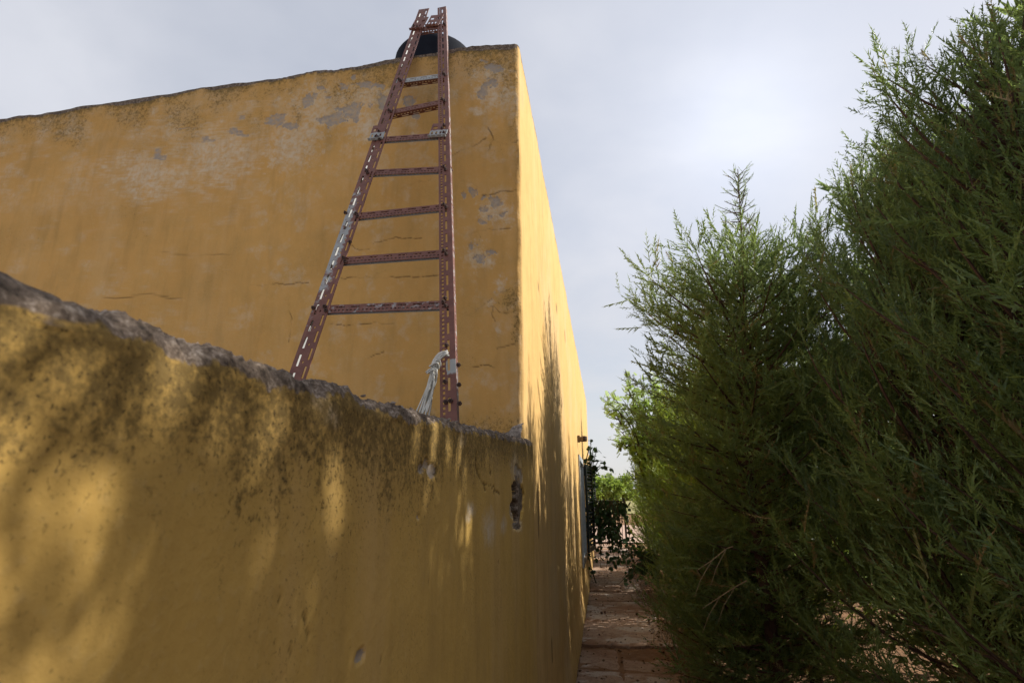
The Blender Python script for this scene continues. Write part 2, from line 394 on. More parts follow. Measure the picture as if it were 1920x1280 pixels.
# ------------------------------------------------------------------ masks drawn on the walls (positions measured on the picture)
def ell(px, py, items, wob, soft=0.35):
    out = np.zeros_like(px)
    for cx, cy, rx, ry, *rot in items:
        a_ = math.radians(rot[0]) if rot else 0.0
        dx, dy = px - cx, py - cy
        u = (dx * math.cos(a_) + dy * math.sin(a_)) / rx; v = (-dx * math.sin(a_) + dy * math.cos(a_)) / ry
        q = np.sqrt(u * u + v * v) + wob
        out = np.maximum(out, 1 - smooth(1 - soft, 1 + soft, q))
    return out

def polydist(px, py, lines):
    best = np.full_like(px, 1e9)
    for ln in lines:
        for (x0, y0), (x1, y1) in zip(ln[:-1], ln[1:]):
            dx, dy = x1 - x0, y1 - y0
            tt = np.clip(((px - x0) * dx + (py - y0) * dy) / (dx * dx + dy * dy), 0, 1)
            best = np.minimum(best, np.hypot(px - x0 - tt * dx, py - y0 - tt * dy))
    return best

def disp_vec(P, amp):
    return np.stack([(fbm(P, 2.2, 5, s_, 0.55) - .5) * 2 * amp for s_ in (101, 202, 303)], 1)

# ------------------------------------------------------------------ the house
house = empty('yellow_house', (-A, D, -H))
tag(house, 'flat-roofed ochre yellow house with peeling plaster, front in shade and side wall sunlit', 'house')
OFF = V3([-A, D, -H])
RC = 0.035                                                   # worn corner radius
FX = -5.6                                                    # far left end of the front
us = np.concatenate([np.linspace(0, RC, 7)[:-1], np.linspace(RC, 1.55, 270), np.linspace(1.57, -A - FX, 80)])
vs = np.concatenate([np.linspace(-H, 0.1, 16)[:-1], np.linspace(0.1, T, 370)])
U, Vz = np.meshgrid(us, vs, indexing='ij'); U = U.ravel(); Vz = Vz.ravel()
phi = np.where(U < RC, (math.pi / 4) * (1 - U / RC), 0)
P = np.stack([np.where(U < RC, -A - RC + RC * np.sin(phi), -A - U), np.where(U < RC, D + RC - RC * np.cos(phi), D), Vz], 1)
px, py = proj(P)
P0 = P.copy()
edge_amp = 0.004 + 0.012 * np.exp(-U / 0.03)
dv = disp_vec(P * 3, 1.0)
P += dv * (0.003 + 0.010 * np.exp(-U / 0.025))[:, None]
# uneven broken roof edge (shared function with the side wall)
def roof_edge(P0, P):
    w = smooth(T - 0.10, T, P0[:, 2]); Q = P0.copy(); Q[:, 2] = 0
    P[:, 2] += w * (.018 + (fbm(Q, 3.0, 4, 55, 0.55) - .5) * 0.060 + (vnoise(Q, 60, 56) - .5) * 0.006)
    return P
P = roof_edge(P0, P)
P[:, 2] -= smooth(T - .5, T, P0[:, 2]) * np.maximum(U - 0.12, 0) * 0.012
wq = P0 * 1.0
wob = (fbm(wq, 30, 5, 3, 0.85) - .5) * 3.4
wx = (fbm(wq, 13, 3, 301) - .5) * 26 + (fbm(wq, 60, 4, 302, .7) - .5) * 13; wy = (fbm(wq, 13, 3, 303) - .5) * 22 + (fbm(wq, 60, 4, 304, .7) - .5) * 13
peel = ell(px + wx, py + wy, [(622, 224, 22, 11, -6), (664, 203, 24, 13, -28), (668, 218, 9, 9), (640, 207, 12, 5), (520, 222, 17, 14), (545, 236, 16, 7), (578, 186, 10, 12),
     (690, 160, 22, 6), (716, 162, 10, 4), (603, 162, 7, 6), (662, 148, 6, 7), (645, 163, 9, 5), (616, 178, 6, 5), (764, 188, 10, 15), (778, 215, 9, 8), (716, 190, 10, 15),
     (908, 172, 10, 16, 15), (922, 158, 9, 6), (925, 128, 13, 8), (905, 116, 6, 4), (930, 377, 13, 9), (889, 361, 8, 7), (868, 370, 5, 4), (907, 373, 6, 4), (907, 391, 4, 4), (918, 405, 4, 5),
     (902, 417, 8, 5), (948, 400, 6, 6), (899, 490, 11, 9), (920, 479, 10, 4), (888, 466, 7, 6),
     (440, 246, 18, 8), (385, 262, 9, 6), (455, 215, 8, 6), (300, 290, 14, 7), (350, 236, 7, 5)], wob * .35, .2)
pale = ell(px, py, [(545, 275, 38, 34), (570, 250, 30, 20), (610, 200, 60, 35), (690, 235, 30, 25), (780, 260, 12, 10), (690, 180, 50, 22), (925, 140, 30, 22), (915, 175, 24, 22), (950, 180, 18, 22),
     (893, 478, 18, 20), (915, 490, 14, 12), (930, 395, 26, 22), (937, 535, 8, 16), (920, 566, 6, 6), (934, 617, 4, 8), (895, 210, 14, 8), (400, 290, 60, 50), (280, 330, 60, 40)], wob * 1.2, 0.7) * .75
pale = np.maximum(pale, .28 * smooth(.55, .75, fbm(wq, 5, 4, 91)) * smooth(1.2, 2.2, P0[:, 2]))
topd = T - P0[:, 2]
pale = np.maximum(pale, .62 * smooth(.50, .68, fbm(wq, 8, 5, 93, .68)) * (1 - smooth(.25, 1.05, topd)))
pale = np.maximum(pale, .30 * smooth(.55, .72, fbm(wq, 11, 5, 94, .7)))
gn = fbm(wq * V3([1, 1, .45]), 7, 5, 41, .6)
grime = np.clip(.66 * (1 - smooth(0.0, .46, topd + (gn - .5) * .85)) + .5 * (1 - smooth(0, .06, topd + (gn - .5) * .05)), 0, 1)
grime = np.maximum(grime, .50 * (1 - smooth(0, .11, U + (gn - .5) * .20)) * (.5 + .5 * smooth(.4, .6, fbm(wq, 5, 3, 44))))
grime = np.maximum(grime, ell(px, py, [(958, 560, 22, 20), (967, 600, 8, 40)], wob, .8) * .7)
grime = np.maximum(grime, .60 * smooth(725, 800, py + (gn - .5) * 80) * (px > 500))
grime = np.maximum(grime, .30 * smooth(.5, .70, fbm(wq, 3.2, 5, 47, .62)))
cracks = [[(895, 433), (901, 446), (898, 458)], [(925, 262), (917, 272), (915, 285)], [(900, 577), (908, 566), (921, 560)], [(840, 300), (862, 282)], [(700, 521), (708, 512), (722, 508)], [(925, 575), (921, 590), (929, 604)], [(540, 640), (548, 610), (545, 585)], [(655, 460), (672, 468), (690, 466)], [(862, 437), (873, 442), (895, 433), (925, 429), (960, 427)], [(862, 282), (885, 275), (905, 265), (912, 257)], [(915, 238), (925, 262), (945, 272), (972, 265)],
          [(862, 586), (880, 590), (900, 577), (925, 575), (940, 587), (960, 583)], [(905, 366), (930, 362), (968, 356)], [(508, 533), (545, 532), (578, 529)],
          [(470, 536), (508, 533)], [(640, 522), (700, 521), (770, 519), (825, 516)], [(618, 606), (660, 609), (700, 605), (740, 607)], [(690, 671), (720, 661)],
          [(752, 352), (770, 344), (808, 336)], [(700, 455), (740, 447), (790, 447)], [(880, 690), (905, 682), (930, 690)], [(862, 341), (885, 342), (896, 352)], [(930, 652), (965, 645)],
          [(300, 470), (360, 480), (430, 476)], [(200, 560), (280, 552), (340, 560)]]
jx = (fbm(wq, 30, 3, 61) - .5) * 9; jy = (fbm(wq, 30, 3, 62) - .5) * 9
cd_ = polydist(px + jx, py + jy, cracks)
crack = (1 - smooth(.3, 1.5, cd_)) * (.12 + .75 * smooth(.35, .62, fbm(wq, 9, 3, 63)))
rim = smooth(.15, .5, peel) * (1 - smooth(.5, .85, peel))
pale = np.maximum(pale, rim * .9)
P[:, 1] += .0045 * smooth(.4, .65, peel) + .003 * crack
nu, nv = len(us), len(vs)
front = mesh_np('front_wall', P - OFF, grid_faces(nu, nv), M_PLASTER, house,
                dict(peel=peel, pale=pale, grime=grime, crack=crack, cap=.75 * (1 - smooth(.012, .045, topd + (gn - .5) * .05))), True)
front_top = P.reshape(nu, nv, 3)[:, -1].copy()

# side wall with two window openings
YE = 15.6
W1 = (8.55, 9.95, -0.98, 0.50); W2 = (12.7, 14.0, -0.80, 0.47)
ys = np.concatenate([np.linspace(0, RC, 7)[:-1], np.geomspace(RC, YE - D, 330)])
ys = np.unique(np.concatenate([ys, [W1[0] - D, W1[1] - D, W2[0] - D, W2[1] - D]]))
zs = np.unique(np.concatenate([np.linspace(-H, T, 150), [W1[2], W1[3], W2[2], W2[3]], np.linspace(T - .12, T, 16)]))
Uy, Vz = np.meshgrid(ys, zs, indexing='ij'); Uy = Uy.ravel(); Vz = Vz.ravel()
phi = np.where(Uy < RC, math.pi / 2 - (math.pi / 4) * (1 - Uy / RC), 0)
P = np.stack([np.where(Uy < RC, -A - RC + RC * np.sin(phi), -A), np.where(Uy < RC, D + RC - RC * np.cos(phi), D + Uy), Vz], 1)
P0 = P.copy(); dv = disp_vec(P * 3, 1.0)
P += dv * (0.003 + 0.010 * np.exp(-Uy / 0.025))[:, None]
P = roof_edge(P0, P)
# trowelled swell of the render and a slightly spread foot
inwin = np.zeros(len(P))
for w_ in (W1, W2):
    inwin = np.maximum(inwin, (1 - smooth(0, .25, np.maximum(np.maximum(w_[0] - P0[:, 1], P0[:, 1] - w_[1]), np.maximum(w_[2] - P0[:, 2], P0[:, 2] - w_[3])))))
sw = (fbm(P0 * V3([1, 1, .5]), 1.1, 3, 71) - .5) * .030 * smooth(0.05, 1.0, Uy) * (1 - inwin)
P[:, 0] += sw + .03 * (1 - smooth(-H, -H + .35, P0[:, 2])) * smooth(.2, 1.5, Uy)
topd = T - P0[:, 2]; gn = fbm(P0 * V3([1, 1, .3]), 6, 5, 42, .6)
streak = fbm(P0 * V3([1, 7, .35]), 2.2, 5, 43, .6)
grime = .55 * (1 - smooth(0, .05, topd + (gn - .5) * .08)) + .20 * smooth(.52, .72, streak)
grime = np.maximum(grime, .5 * (1 - smooth(-H, -H + .3, P0[:, 2] + (gn - .5) * .3)))
grime = np.maximum(grime, .45 * np.exp(-Uy / .012))
px, py = proj(P0)
crack = (1 - smooth(.4, 1.4, polydist(px, py, [[(1006, 905), (1008, 960), (1009, 1010)], [(1042, 570), (1043, 585)], [(1058, 620), (1059, 640)], [(1008, 530), (1009, 545)], [(1034, 1195), (1036, 1240)], [(986, 1155), (987, 1165)]]))) * .8
yb = (D + ys[:-1] + D + ys[1:]) / 2; zb = (zs[:-1] + zs[1:]) / 2
keep = np.ones((len(ys) - 1, len(zs) - 1), bool)
for w_ in (W1, W2): keep &= ~(((yb > w_[0]) & (yb < w_[1]))[:, None] & ((zb > w_[2]) & (zb < w_[3]))[None, :])
z0_ = np.zeros(len(P))
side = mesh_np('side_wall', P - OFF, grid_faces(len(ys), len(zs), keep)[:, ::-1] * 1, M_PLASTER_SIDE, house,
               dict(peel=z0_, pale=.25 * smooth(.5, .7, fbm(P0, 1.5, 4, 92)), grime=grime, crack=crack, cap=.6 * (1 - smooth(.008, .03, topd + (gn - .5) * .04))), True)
side_top = P.reshape(len(ys), len(zs), 3)[:, -1].copy()
# far end, left end, parapet top and roof deck
mb = MB()
mb.add([(-A, YE, -H), (FX, YE, -H), (FX, YE, T - .05), (-A, YE, T - .05)], [(0, 1, 2, 3)])
mb.add([(FX, YE, -H), (FX, D, -H), (FX, D, T - .05), (FX, YE, T - .05)], [(0, 1, 2, 3)])
z_ = dict()
mb.build('rear_wall', M_PLASTER, house)
def strip(name, top, inward, mat):
    """thickness of the parapet behind a top edge: top strip, then the inner face down to the deck"""
    nn = len(top); rows = [top, top + inward * .5 + V3([0, 0, .006]), top + inward, top + inward + V3([0, 0, -.35])]
    Q = np.vstack(rows); Q[nn:3 * nn] += (disp_vec(Q[nn:3 * nn] * 5, .012))
    f_ = np.vstack([np.stack([np.arange(nn - 1) + k * nn, np.arange(1, nn) + k * nn, np.arange(1, nn) + (k + 1) * nn, np.arange(nn - 1) + (k + 1) * nn], 1) for k in range(3)])
    o_ = np.ones(len(Q))
    return mesh_np(name, Q - OFF, f_, mat, house, dict(cap=o_, peel=o_ * 0, pale=o_ * 0, grime=o_ * .4, crack=o_ * 0), True)
strip('parapet', front_top, V3([-.02, .20, 0]), M_PLASTER)
strip('parapet', side_top, V3([-.20, .02, 0]), M_PLASTER)
mb = MB(); mb.box((FX + .02, D + .19, T - .34), (-A - .19, YE - .02, T - .24)); mb.build('roof', M_ROOF, house)

def window(w_, leaf):
    y0, y1, z0, z1 = w_; x = -A
    root = MB(); dp = .16                                   # reveal: four faces of the opening
    root.add([(x, y0, z0), (x - dp, y0, z0), (x - dp, y0, z1), (x, y0, z1)], [(0, 1, 2, 3)])
    root.add([(x, y1, z0), (x - dp, y1, z0), (x - dp, y1, z1), (x, y1, z1)], [(3, 2, 1, 0)])
    root.add([(x, y0, z0), (x, y1, z0), (x - dp, y1, z0), (x - dp, y0, z0)], [(0, 1, 2, 3)])
    root.add([(x, y0, z1), (x, y1, z1), (x - dp, y1, z1), (x - dp, y0, z1)], [(3, 2, 1, 0)])
    win = root.build('window', M_FRAME, house)
    f_ = MB(); b = .055
    for lo, hi in (((x - .09, y0, z0), (x - .04, y0 + b, z1)), ((x - .09, y1 - b, z0), (x - .04, y1, z1)), ((x - .09, y0 + b, z0), (x - .04, y1 - b, z0 + b)),
                   ((x - .09, y0 + b, z1 - b), (x - .04, y1 - b, z1)), ((x - .088, (y0 + y1) / 2 - .03, z0 + b), (x - .042, (y0 + y1) / 2 + .03, z1 - b))): f_.box(lo, hi)
    f_.build('window_frame', M_FRAME, win)
    s_ = MB()                                               # pale raised surround on the wall
    s_.box((x - .005, y0 - .10, z0 - .06), (x + .022, y0 - .002, z1 + .08)); s_.box((x - .005, y1 + .002, z0 - .06), (x + .022, y1 + .10, z1 + .08))
    s_.box((x - .004, y0 - .001, z1 + .002), (x + .021, y1 + .001, z1 + .079)); s_.build('surround', M_FRAME, win)
    p_ = MB(); p_.box((x - .07, y0 + b, z0 + b), (x - .066, y1 - b, z1 - b)); p_.build('pane', M_GLASS, win)
    l_ = MB(); l_.box((x - .02, y0 - .05, z0 - .05), (x + .032, y1 + .05, z0 - .003)); l_.build('sill', M_LAMP, win)
    # shutter leaves folded back: near one flat, far one standing a little off the wall
    for side_ in leaf:
        q = MB(); lw = (y1 - y0) / 2; hy = y1 + .01 if side_ > 0 else y0 - .01
        ang = math.radians(8 if side_ > 0 else 3) * side_
        Mx = Matrix.Translation((x + .035, hy, 0)) @ Matrix.Rotation(-ang, 4, 'Z')
        st = .07
        for lo, hi in (((0, 0, z0), (.035, st, z1)), ((0, lw - st, z0), (.035, lw, z1)), ((0, st, z0), (.035, lw - st, z0 + st)), ((0, st, z1 - st), (.035, lw - st, z1)), ((.001, st, (z0 + z1) / 2 - .035), (.034, lw - st, (z0 + z1) / 2 + .035))):
            lo = (lo[0], lo[1] * side_, lo[2]); hi = (hi[0], hi[1] * side_, hi[2])
            q.box((lo[0], min(lo[1], hi[1]), lo[2]), (hi[0], max(lo[1], hi[1]), hi[2]), Mx)
        k_ = 22
        for i in range(k_):
            zc = z0 + st + (i + .5) * (z1 - z0 - 2 * st) / k_
            if abs(zc - (z0 + z1) / 2) < .045: continue
            ya, yb_ = sorted((st * side_, (lw - st) * side_))
            q.box((-.016, ya, -.004), (.016, yb_, .004), Mx @ Matrix.Translation((.0175, 0, zc)) @ Matrix.Rotation(math.radians(38), 4, 'Y'))
        q.build('shutter', M_SHUT, win)
    hk = MB(); hk.tube([(x - .01, y0 - .03, z1 - .10), (x + .05, y0 - .03, z1 - .10), (x + .06, y0 + .1, z1 - .10)], .012, 6); hk.build('shutter_stay', M_IRON, win)
    return win
w1 = window(W1, (1, -1) if False else (1,)); w2 = window(W2, (1,))
tag(w1, 'nearer window with pale blue-grey frame and dark open shutter')
tag(w2, 'farther window at the end of the side wall with dark shutter')

# ------------------------------------------------------------------ low wall in line with the side wall
XW = -A + .040
topline = [hit(x_, y_, (1, 0, 0), (XW, 0, 0)) for x_, y_ in [(508, 674), (550, 683), (600, 702), (650, 716), (700, 738), (750, 753), (800, 768), (850, 783), (900, 797), (950, 810), (1000, 824)]]
ty_ = [p_[1] for p_ in topline]; tz_ = [p_[2] for p_ in topline]
YL0, YL1 = -1.2, topline[-1][1]
TH = .115
seg = np.concatenate([np.linspace(YL0, .30, 90)[:-1], np.linspace(.30, 1.3, 300)[:-1], np.linspace(1.3, YL1 - .03, 190)[:-1], np.linspace(YL1 - .03, YL1, 8)])
def topz(y): return np.interp(y, ty_, tz_)
prof_f = np.concatenate([np.linspace(0, .5, 60)[:-1], np.linspace(.5, 1, 190)])      # up the face
rr = .030
rowsP = []; rowsT = []
tzv = topz(seg)
for q in prof_f:                                     # front face, from the ground to the start of the cap
    zz = -H + q * (tzv - rr + H); rowsP.append(np.stack([np.full_like(seg, XW), seg, zz], 1)); rowsT.append(zz * 0 + (tzv - zz))
for k in range(1, 8):                                # rounded shoulder
    b_ = math.pi / 2 * k / 8; rowsP.append(np.stack([np.full_like(seg, XW - rr + rr * math.cos(b_)), seg, tzv - rr + rr * math.sin(b_)], 1)); rowsT.append(rowsP[-1][:, 2] * 0 + rr * (1 - math.sin(b_)))
for q in np.linspace(0, 1, 16): rowsP.append(np.stack([np.full_like(seg, XW - rr - q * (TH - 2 * rr)), seg, tzv + 0 * seg], 1)); rowsT.append(seg * 0 - .02)
for k in range(1, 5):
    b_ = math.pi / 2 * k / 4; rowsP.append(np.stack([np.full_like(seg, XW - TH + rr - rr * math.sin(b_)), seg, tzv - rr + rr * math.cos(b_)], 1)); rowsT.append(seg * 0)
for q in np.linspace(.06, .55, 10): rowsP.append(np.stack([np.full_like(seg, XW - TH), seg, tzv - q], 1)); rowsT.append(seg * 0 + q)
G = np.stack(rowsP, 1); nu, nv = G.shape[:2]; P = G.reshape(-1, 3); below = np.stack(rowsT, 1).ravel()
P0 = P.copy(); px, py = proj(P0)
# round the far end back to the side wall
e_ = np.clip((P0[:, 1] - (YL1 - .03)) / .03, 0, 1); P[:, 0] -= (1 - np.sqrt(np.maximum(0, 1 - e_ * e_))) * .050 * (P0[:, 0] > XW - .06)
isface = P0[:, 0] > XW - rr * 1.01
capw = 1 - smooth(.004, .05, below)
cn = fbm(P0, 14, 5, 81, .6)
P[:, 2] += capw * ((cn - .5) * .020 + (fbm(P0, 90, 4, 82, .7) - .5) * .016 - (1 - np.abs(fbm(P0, 34, 4, 182, .6) - .5) * 6).clip(0, 1) * .008)
P[:, 0] += isface * ((fbm(P0, 18, 5, 83, .6) - .5) * .007 * (.3 + capw * 1.6) + (fbm(P0 * V3([1, 1, .6]), 2.0, 3, 84) - .5) * .018)
wob = (fbm(P0, 30, 4, 85, .6) - .5) * 1.4
vst = fbm(P0 * V3([1, 1, .25]), 9, 5, 86, .6)
speck = fbm(P0, 45, 3, 87)
inview = (px > -400) & (P0[:, 1] > 0.02)
hole = ell(px, py, [(967, 918, 7, 17), (966, 948, 6, 22), (968, 968, 5, 15)], wob * .55, .18) * isface
holerim = ell(px, py, [(970, 940, 11, 46), (969, 985, 8, 9)], wob * .7, .3) * isface
peel = ell(px, py, [(810, 882, 10, 13), (800, 868, 5, 10), (790, 879, 6, 9), (676, 1229, 8, 16, 25), (960, 955, 5, 16), (972, 893, 7, 16), (968, 880, 4, 10), (784, 968, 3, 5)], wob * .5) * isface
pale = ell(px, py, [(622, 772, 14, 22), (628, 790, 9, 12), (884, 955, 7, 12), (880, 970, 4, 8), (600, 740, 16, 20), (1000, 700, 1, 1), (970, 985, 9, 10), (944, 985, 5, 14), (965, 870, 8, 22), (916, 990, 10, 30), (868, 820, 6, 14)], wob, .7) * isface
rim = smooth(.1, .5, peel) * (1 - smooth(.5, .85, peel)); pale = np.maximum(pale * .8, rim * .6)
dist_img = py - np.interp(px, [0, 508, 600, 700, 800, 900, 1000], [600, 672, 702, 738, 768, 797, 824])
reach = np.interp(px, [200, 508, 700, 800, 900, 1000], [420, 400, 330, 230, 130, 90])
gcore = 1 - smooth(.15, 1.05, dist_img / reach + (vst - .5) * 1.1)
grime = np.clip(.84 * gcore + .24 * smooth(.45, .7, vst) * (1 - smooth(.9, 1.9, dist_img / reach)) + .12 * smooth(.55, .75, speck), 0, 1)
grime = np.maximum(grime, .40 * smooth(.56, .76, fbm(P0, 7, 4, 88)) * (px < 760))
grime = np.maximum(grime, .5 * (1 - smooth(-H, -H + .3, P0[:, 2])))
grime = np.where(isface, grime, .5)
cap = np.where(isface, 1 - smooth(.008, .034, below + (fbm(P0, 14, 5, 89, .65) - .5) * .070), 1.0)
cap = np.where(below < .0, 1.0, cap)
jx = (fbm(P0, 40, 3, 64) - .5) * 8; jy = (fbm(P0, 40, 3, 65) - .5) * 8
crack = (1 - smooth(.4, 1.6, polydist(px + jx, py + jy, [[(892, 845), (894, 885), (902, 905), (922, 912), (936, 925)], [(907, 905), (909, 918)], [(925, 912), (927, 924)], [(918, 870), (919, 890)], [(864, 878), (865, 890)], [(820, 866), (821, 884), (818, 890)],
        [(796, 868), (792, 882)], [(570, 1150), (577, 1185), (575, 1200)], [(520, 1130), (528, 1118)], [(540, 1200), (548, 1230)], [(558, 1238), (570, 1228)], [(934, 1050), (934, 1053)], [(716, 1232), (715, 1240)], [(805, 1085), (806, 1092)]]))) * isface
P[:, 0] -= isface * (.060 * smooth(.35, .65, hole) + .007 * smooth(.4, .65, holerim) + .005 * smooth(.4, .65, peel) + .003 * crack)
deep = smooth(.5, .9, hole)  # inside of the hole, also painted dark through grime and crack
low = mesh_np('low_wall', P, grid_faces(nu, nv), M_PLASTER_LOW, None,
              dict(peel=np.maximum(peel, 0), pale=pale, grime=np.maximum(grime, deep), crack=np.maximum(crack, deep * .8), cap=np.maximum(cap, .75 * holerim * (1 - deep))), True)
tag(low, 'low ochre yellow wall with crumbling grey top and a broken hole near its far end', 'wall')
# mortar left in the corner where the low wall meets the house
def lump(name, c, rad, mat, parent=None, seed=0, rough=.5, nsub=3):
    import bmesh
    bm = bmesh.new(); bmesh.ops.create_icosphere(bm, subdivisions=nsub, radius=1.0)
    Q = V3([v.co[:] for v in bm.verts]); k_ = 1 + (fbm(Q + seed * 7.3, 1.6, 4, seed, .6) - .5) * 2 * rough
    Q = Q * k_[:, None] * V3(rad) + V3(c)
    for v, q in zip(bm.verts, Q): v.co = q
    me = bpy.data.meshes.new(name); bm.to_mesh(me); bm.free(); me.materials.append(mat)
    for p_ in me.polygons: p_.use_smooth = False if mat is M_MORTAR else nsub > 1
    o = bpy.data.objects.new(name, me); COL.objects.link(o)
    if parent: o.parent = parent
    return o
tc_ = topz(YL1 - .06)
# a broken wedge of mortar, high against the house corner and thinning out along the wall top
gu, gv = np.meshgrid(np.linspace(0, 1, 40), np.linspace(0, 1, 22), indexing='ij'); gu = gu.ravel(); gv = gv.ravel()
hgt = .088 * (1 - gu) ** 1.35 + .002
P = np.stack([-A - .004 - .20 * gu, D - .004 - gv * .085, tc_ - .012 + hgt * np.sqrt(np.maximum(0, 1 - gv ** 2.2)) + .006], 1)
P += disp_vec(P * 9, .016) + disp_vec(P * 34, .007); P[:, 0] = np.minimum(P[:, 0], -A + .002)
mesh_np('mortar', P, grid_faces(40, 22)[:, ::-1] * 1, M_MORTAR, low)
r_ = random.Random(5)
for k in range(70):
    y_ = r_.uniform(.70, 2.45); sz = r_.uniform(.0015, .004)
    lump('stone', (XW - r_.uniform(.004, .07), y_, float(topz(y_)) + r_.uniform(-.007, .000)), (sz * r_.uniform(.8, 1.6), sz * r_.uniform(.8, 1.6), sz * .7), M_MORTAR, low, 20 + k, .5, 1)

# ------------------------------------------------------------------ ladder of slotted angle iron
EL = math.radians(70.5)
LN = V3([0, -math.sin(EL), math.cos(EL)]); LV = V3([0, math.cos(EL), math.sin(EL)]); LX = V3([1.0, 0, 0])
LC = V3([0, D - .045, T])
def lp(x, y):
    p_ = hit(x, y, LN, LC); return V3([p_ @ LX, (p_ - LC) @ LV])
def l3(uv, w=0.0): return LC + LV * uv[1] + V3([uv[0], 0, 0]) + LN * w

ladder = empty('metal_ladder', tuple(l3(lp(845, 775)) - V3([0, 0, .35])))
tag(ladder, 'tapering red-oxide ladder of slotted angle iron leaning on the shaded house front', 'ladder')

def slotted(name, org, ax, wd, nr, length, width, rows, parent, th=.0028, worn=None):
    """perforated steel strip: rows = [(centre across, hole width, period, hole length, phase)]"""
    ub = {0.0, width}; vb = {0.0, length}; holes = []
    for c_, hw, per, hl, ph in rows:
        k = 0
        while ph + k * per + hl < length - .004:
            v0 = ph + k * per
            if v0 > .004: holes.append((c_ - hw / 2, c_ + hw / 2, v0, v0 + hl))
            k += 1
        ub |= {c_ - hw / 2, c_ + hw / 2}
    for h_ in holes: vb |= {h_[2], h_[3]}
    ub = np.array(sorted(ub)); vb = np.array(sorted(vb))
    vb = np.unique(np.round(vb, 5)); ub = np.round(ub, 5)
    uc = (ub[:-1] + ub[1:]) / 2; vc = (vb[:-1] + vb[1:]) / 2
    keep = np.ones((len(uc), len(vc)), bool)
    for a0, a1, b0, b1 in holes:
        keep[np.ix_((uc > a0) & (uc < a1), (vc > b0) & (vc < b1))] = False
    nu, nv = len(ub), len(vb)
    Ug, Vg = np.meshgrid(ub, vb, indexing='ij'); Ug = Ug.ravel(); Vg = Vg.ravel()
    front_ = V3(org) + Ug[:, None] * V3(wd) + Vg[:, None] * V3(ax)
    Pm = np.vstack([front_, front_ - th * V3(nr)]); N = nu * nv
    f = grid_faces(nu, nv, keep); walls = []
    kp = np.pad(keep, 1)
    for i, j in zip(*np.nonzero(keep)):
        c00, c10, c11, c01 = i * nv + j, (i + 1) * nv + j, (i + 1) * nv + j + 1, i * nv + j + 1
        if not kp[i, j + 1]: walls.append((c00, c01, c01 + N, c00 + N))
        if not kp[i + 2, j + 1]: walls.append((c10, c11, c11 + N, c10 + N))
        if not kp[i + 1, j]: walls.append((c00, c10, c10 + N, c00 + N))
        if not kp[i + 1, j + 2]: walls.append((c01, c11, c11 + N, c01 + N))
    wv = np.zeros(len(Pm)) if worn is None else np.tile(worn(Ug / width, Vg / length), 2)
    return Pm, [f, f + N, np.array(walls)], wv

def join(name, pieces, mat, parent):
    base = 0; Vs = []; Fs = []; Ws = []
    for Pm, fs, wv in pieces:
        Vs.append(Pm); Ws.append(wv); Fs += [f_ + base for f_ in fs]; base += len(Pm)
    return mesh_np(name, np.vstack(Vs) - V3(parent.location), Fs, mat, parent, dict(worn=np.concatenate(Ws)))

def unit(v): return v / np.linalg.norm(v)
def rail(e_out_b, e_out_t, e_in_b, e_in_t, sgn, extra_b, extra_t, worn):
    """angle section: front flange between the two edges, side flange going back from the outer edge"""
    ob, ot, ib, it = (lp(*q) for q in (e_out_b, e_out_t, e_in_b, e_in_t))
    d2 = unit(ot - ob); ln = np.linalg.norm(ot - ob)
    w_ = (abs((ib - ob)[0] * d2[1] - (ib - ob)[1] * d2[0]) + abs((it - ot)[0] * d2[1] - (it - ot)[1] * d2[0])) / 2
    ax = LV * d2[1] + V3([d2[0], 0, 0]); wd2 = V3([d2[1], -d2[0]]) * sgn
    wd = LV * wd2[1] + V3([wd2[0], 0, 0])
    o3 = l3(ob) - ax * extra_b; L_ = ln + extra_b + extra_t
    return o3, ax, wd, L_, w_
lo3, lax, lwd, lL, lw_ = rail((549, 680), (770.5, 60), (584.5, 680), (789, 60), 1, .42, .30, None)
ro3, rax, rwd, rL, rw_ = rail((857, 772), (838.5, 98), (825.7, 772), (820.6, 98), -1, .40, .62, None)
SL, ST = .052, .079
ldw = lambda u, v: .52 * np.exp(-((v - .33) / .14) ** 2) * (1 - .6 * smooth(.45, .8, u)) + .12 * (1 - u)
front_l = slotted('r', lo3, lax, lwd, LN, lL, lw_, [(lw_ * .28, .0095, ST, SL, .01), (lw_ * .54, .006, ST, .010, .022), (lw_ * .80, .0085, ST, SL, .036)], None, worn=ldw)
side_l = slotted('r', lo3 - LN * .003, lax, -LN, -lwd, lL, .045, [(.040, .005, ST, SL, .03)], None, worn=lambda u, v: .95 + 0 * u)
rail_l = join('rail', [front_l, side_l], M_RUST, ladder); rail_l['label'] = 'slanting left rail with worn grey patches'
rdw = lambda u, v: 1.1 * np.exp(-((v - .170) / .011) ** 2) * (u < .62)
front_r = slotted('r', ro3, rax, rwd, LN, rL, rw_, [(rw_ * .44, .0085, ST, SL, .012), (rw_ * .76, .0085, .0195, .0110, .006)], None, worn=rdw)
side_r = slotted('r', ro3 - LN * .003, rax, -LN, -rwd, rL, .028, [(.014, .004, .0178, .009, .01)], None, worn=lambda u, v: .40 + 0 * u)
rail_r = join('rail', [front_r, side_r], M_RUST, ladder); rail_r['label'] = 'upright right rail with sunlit edge'

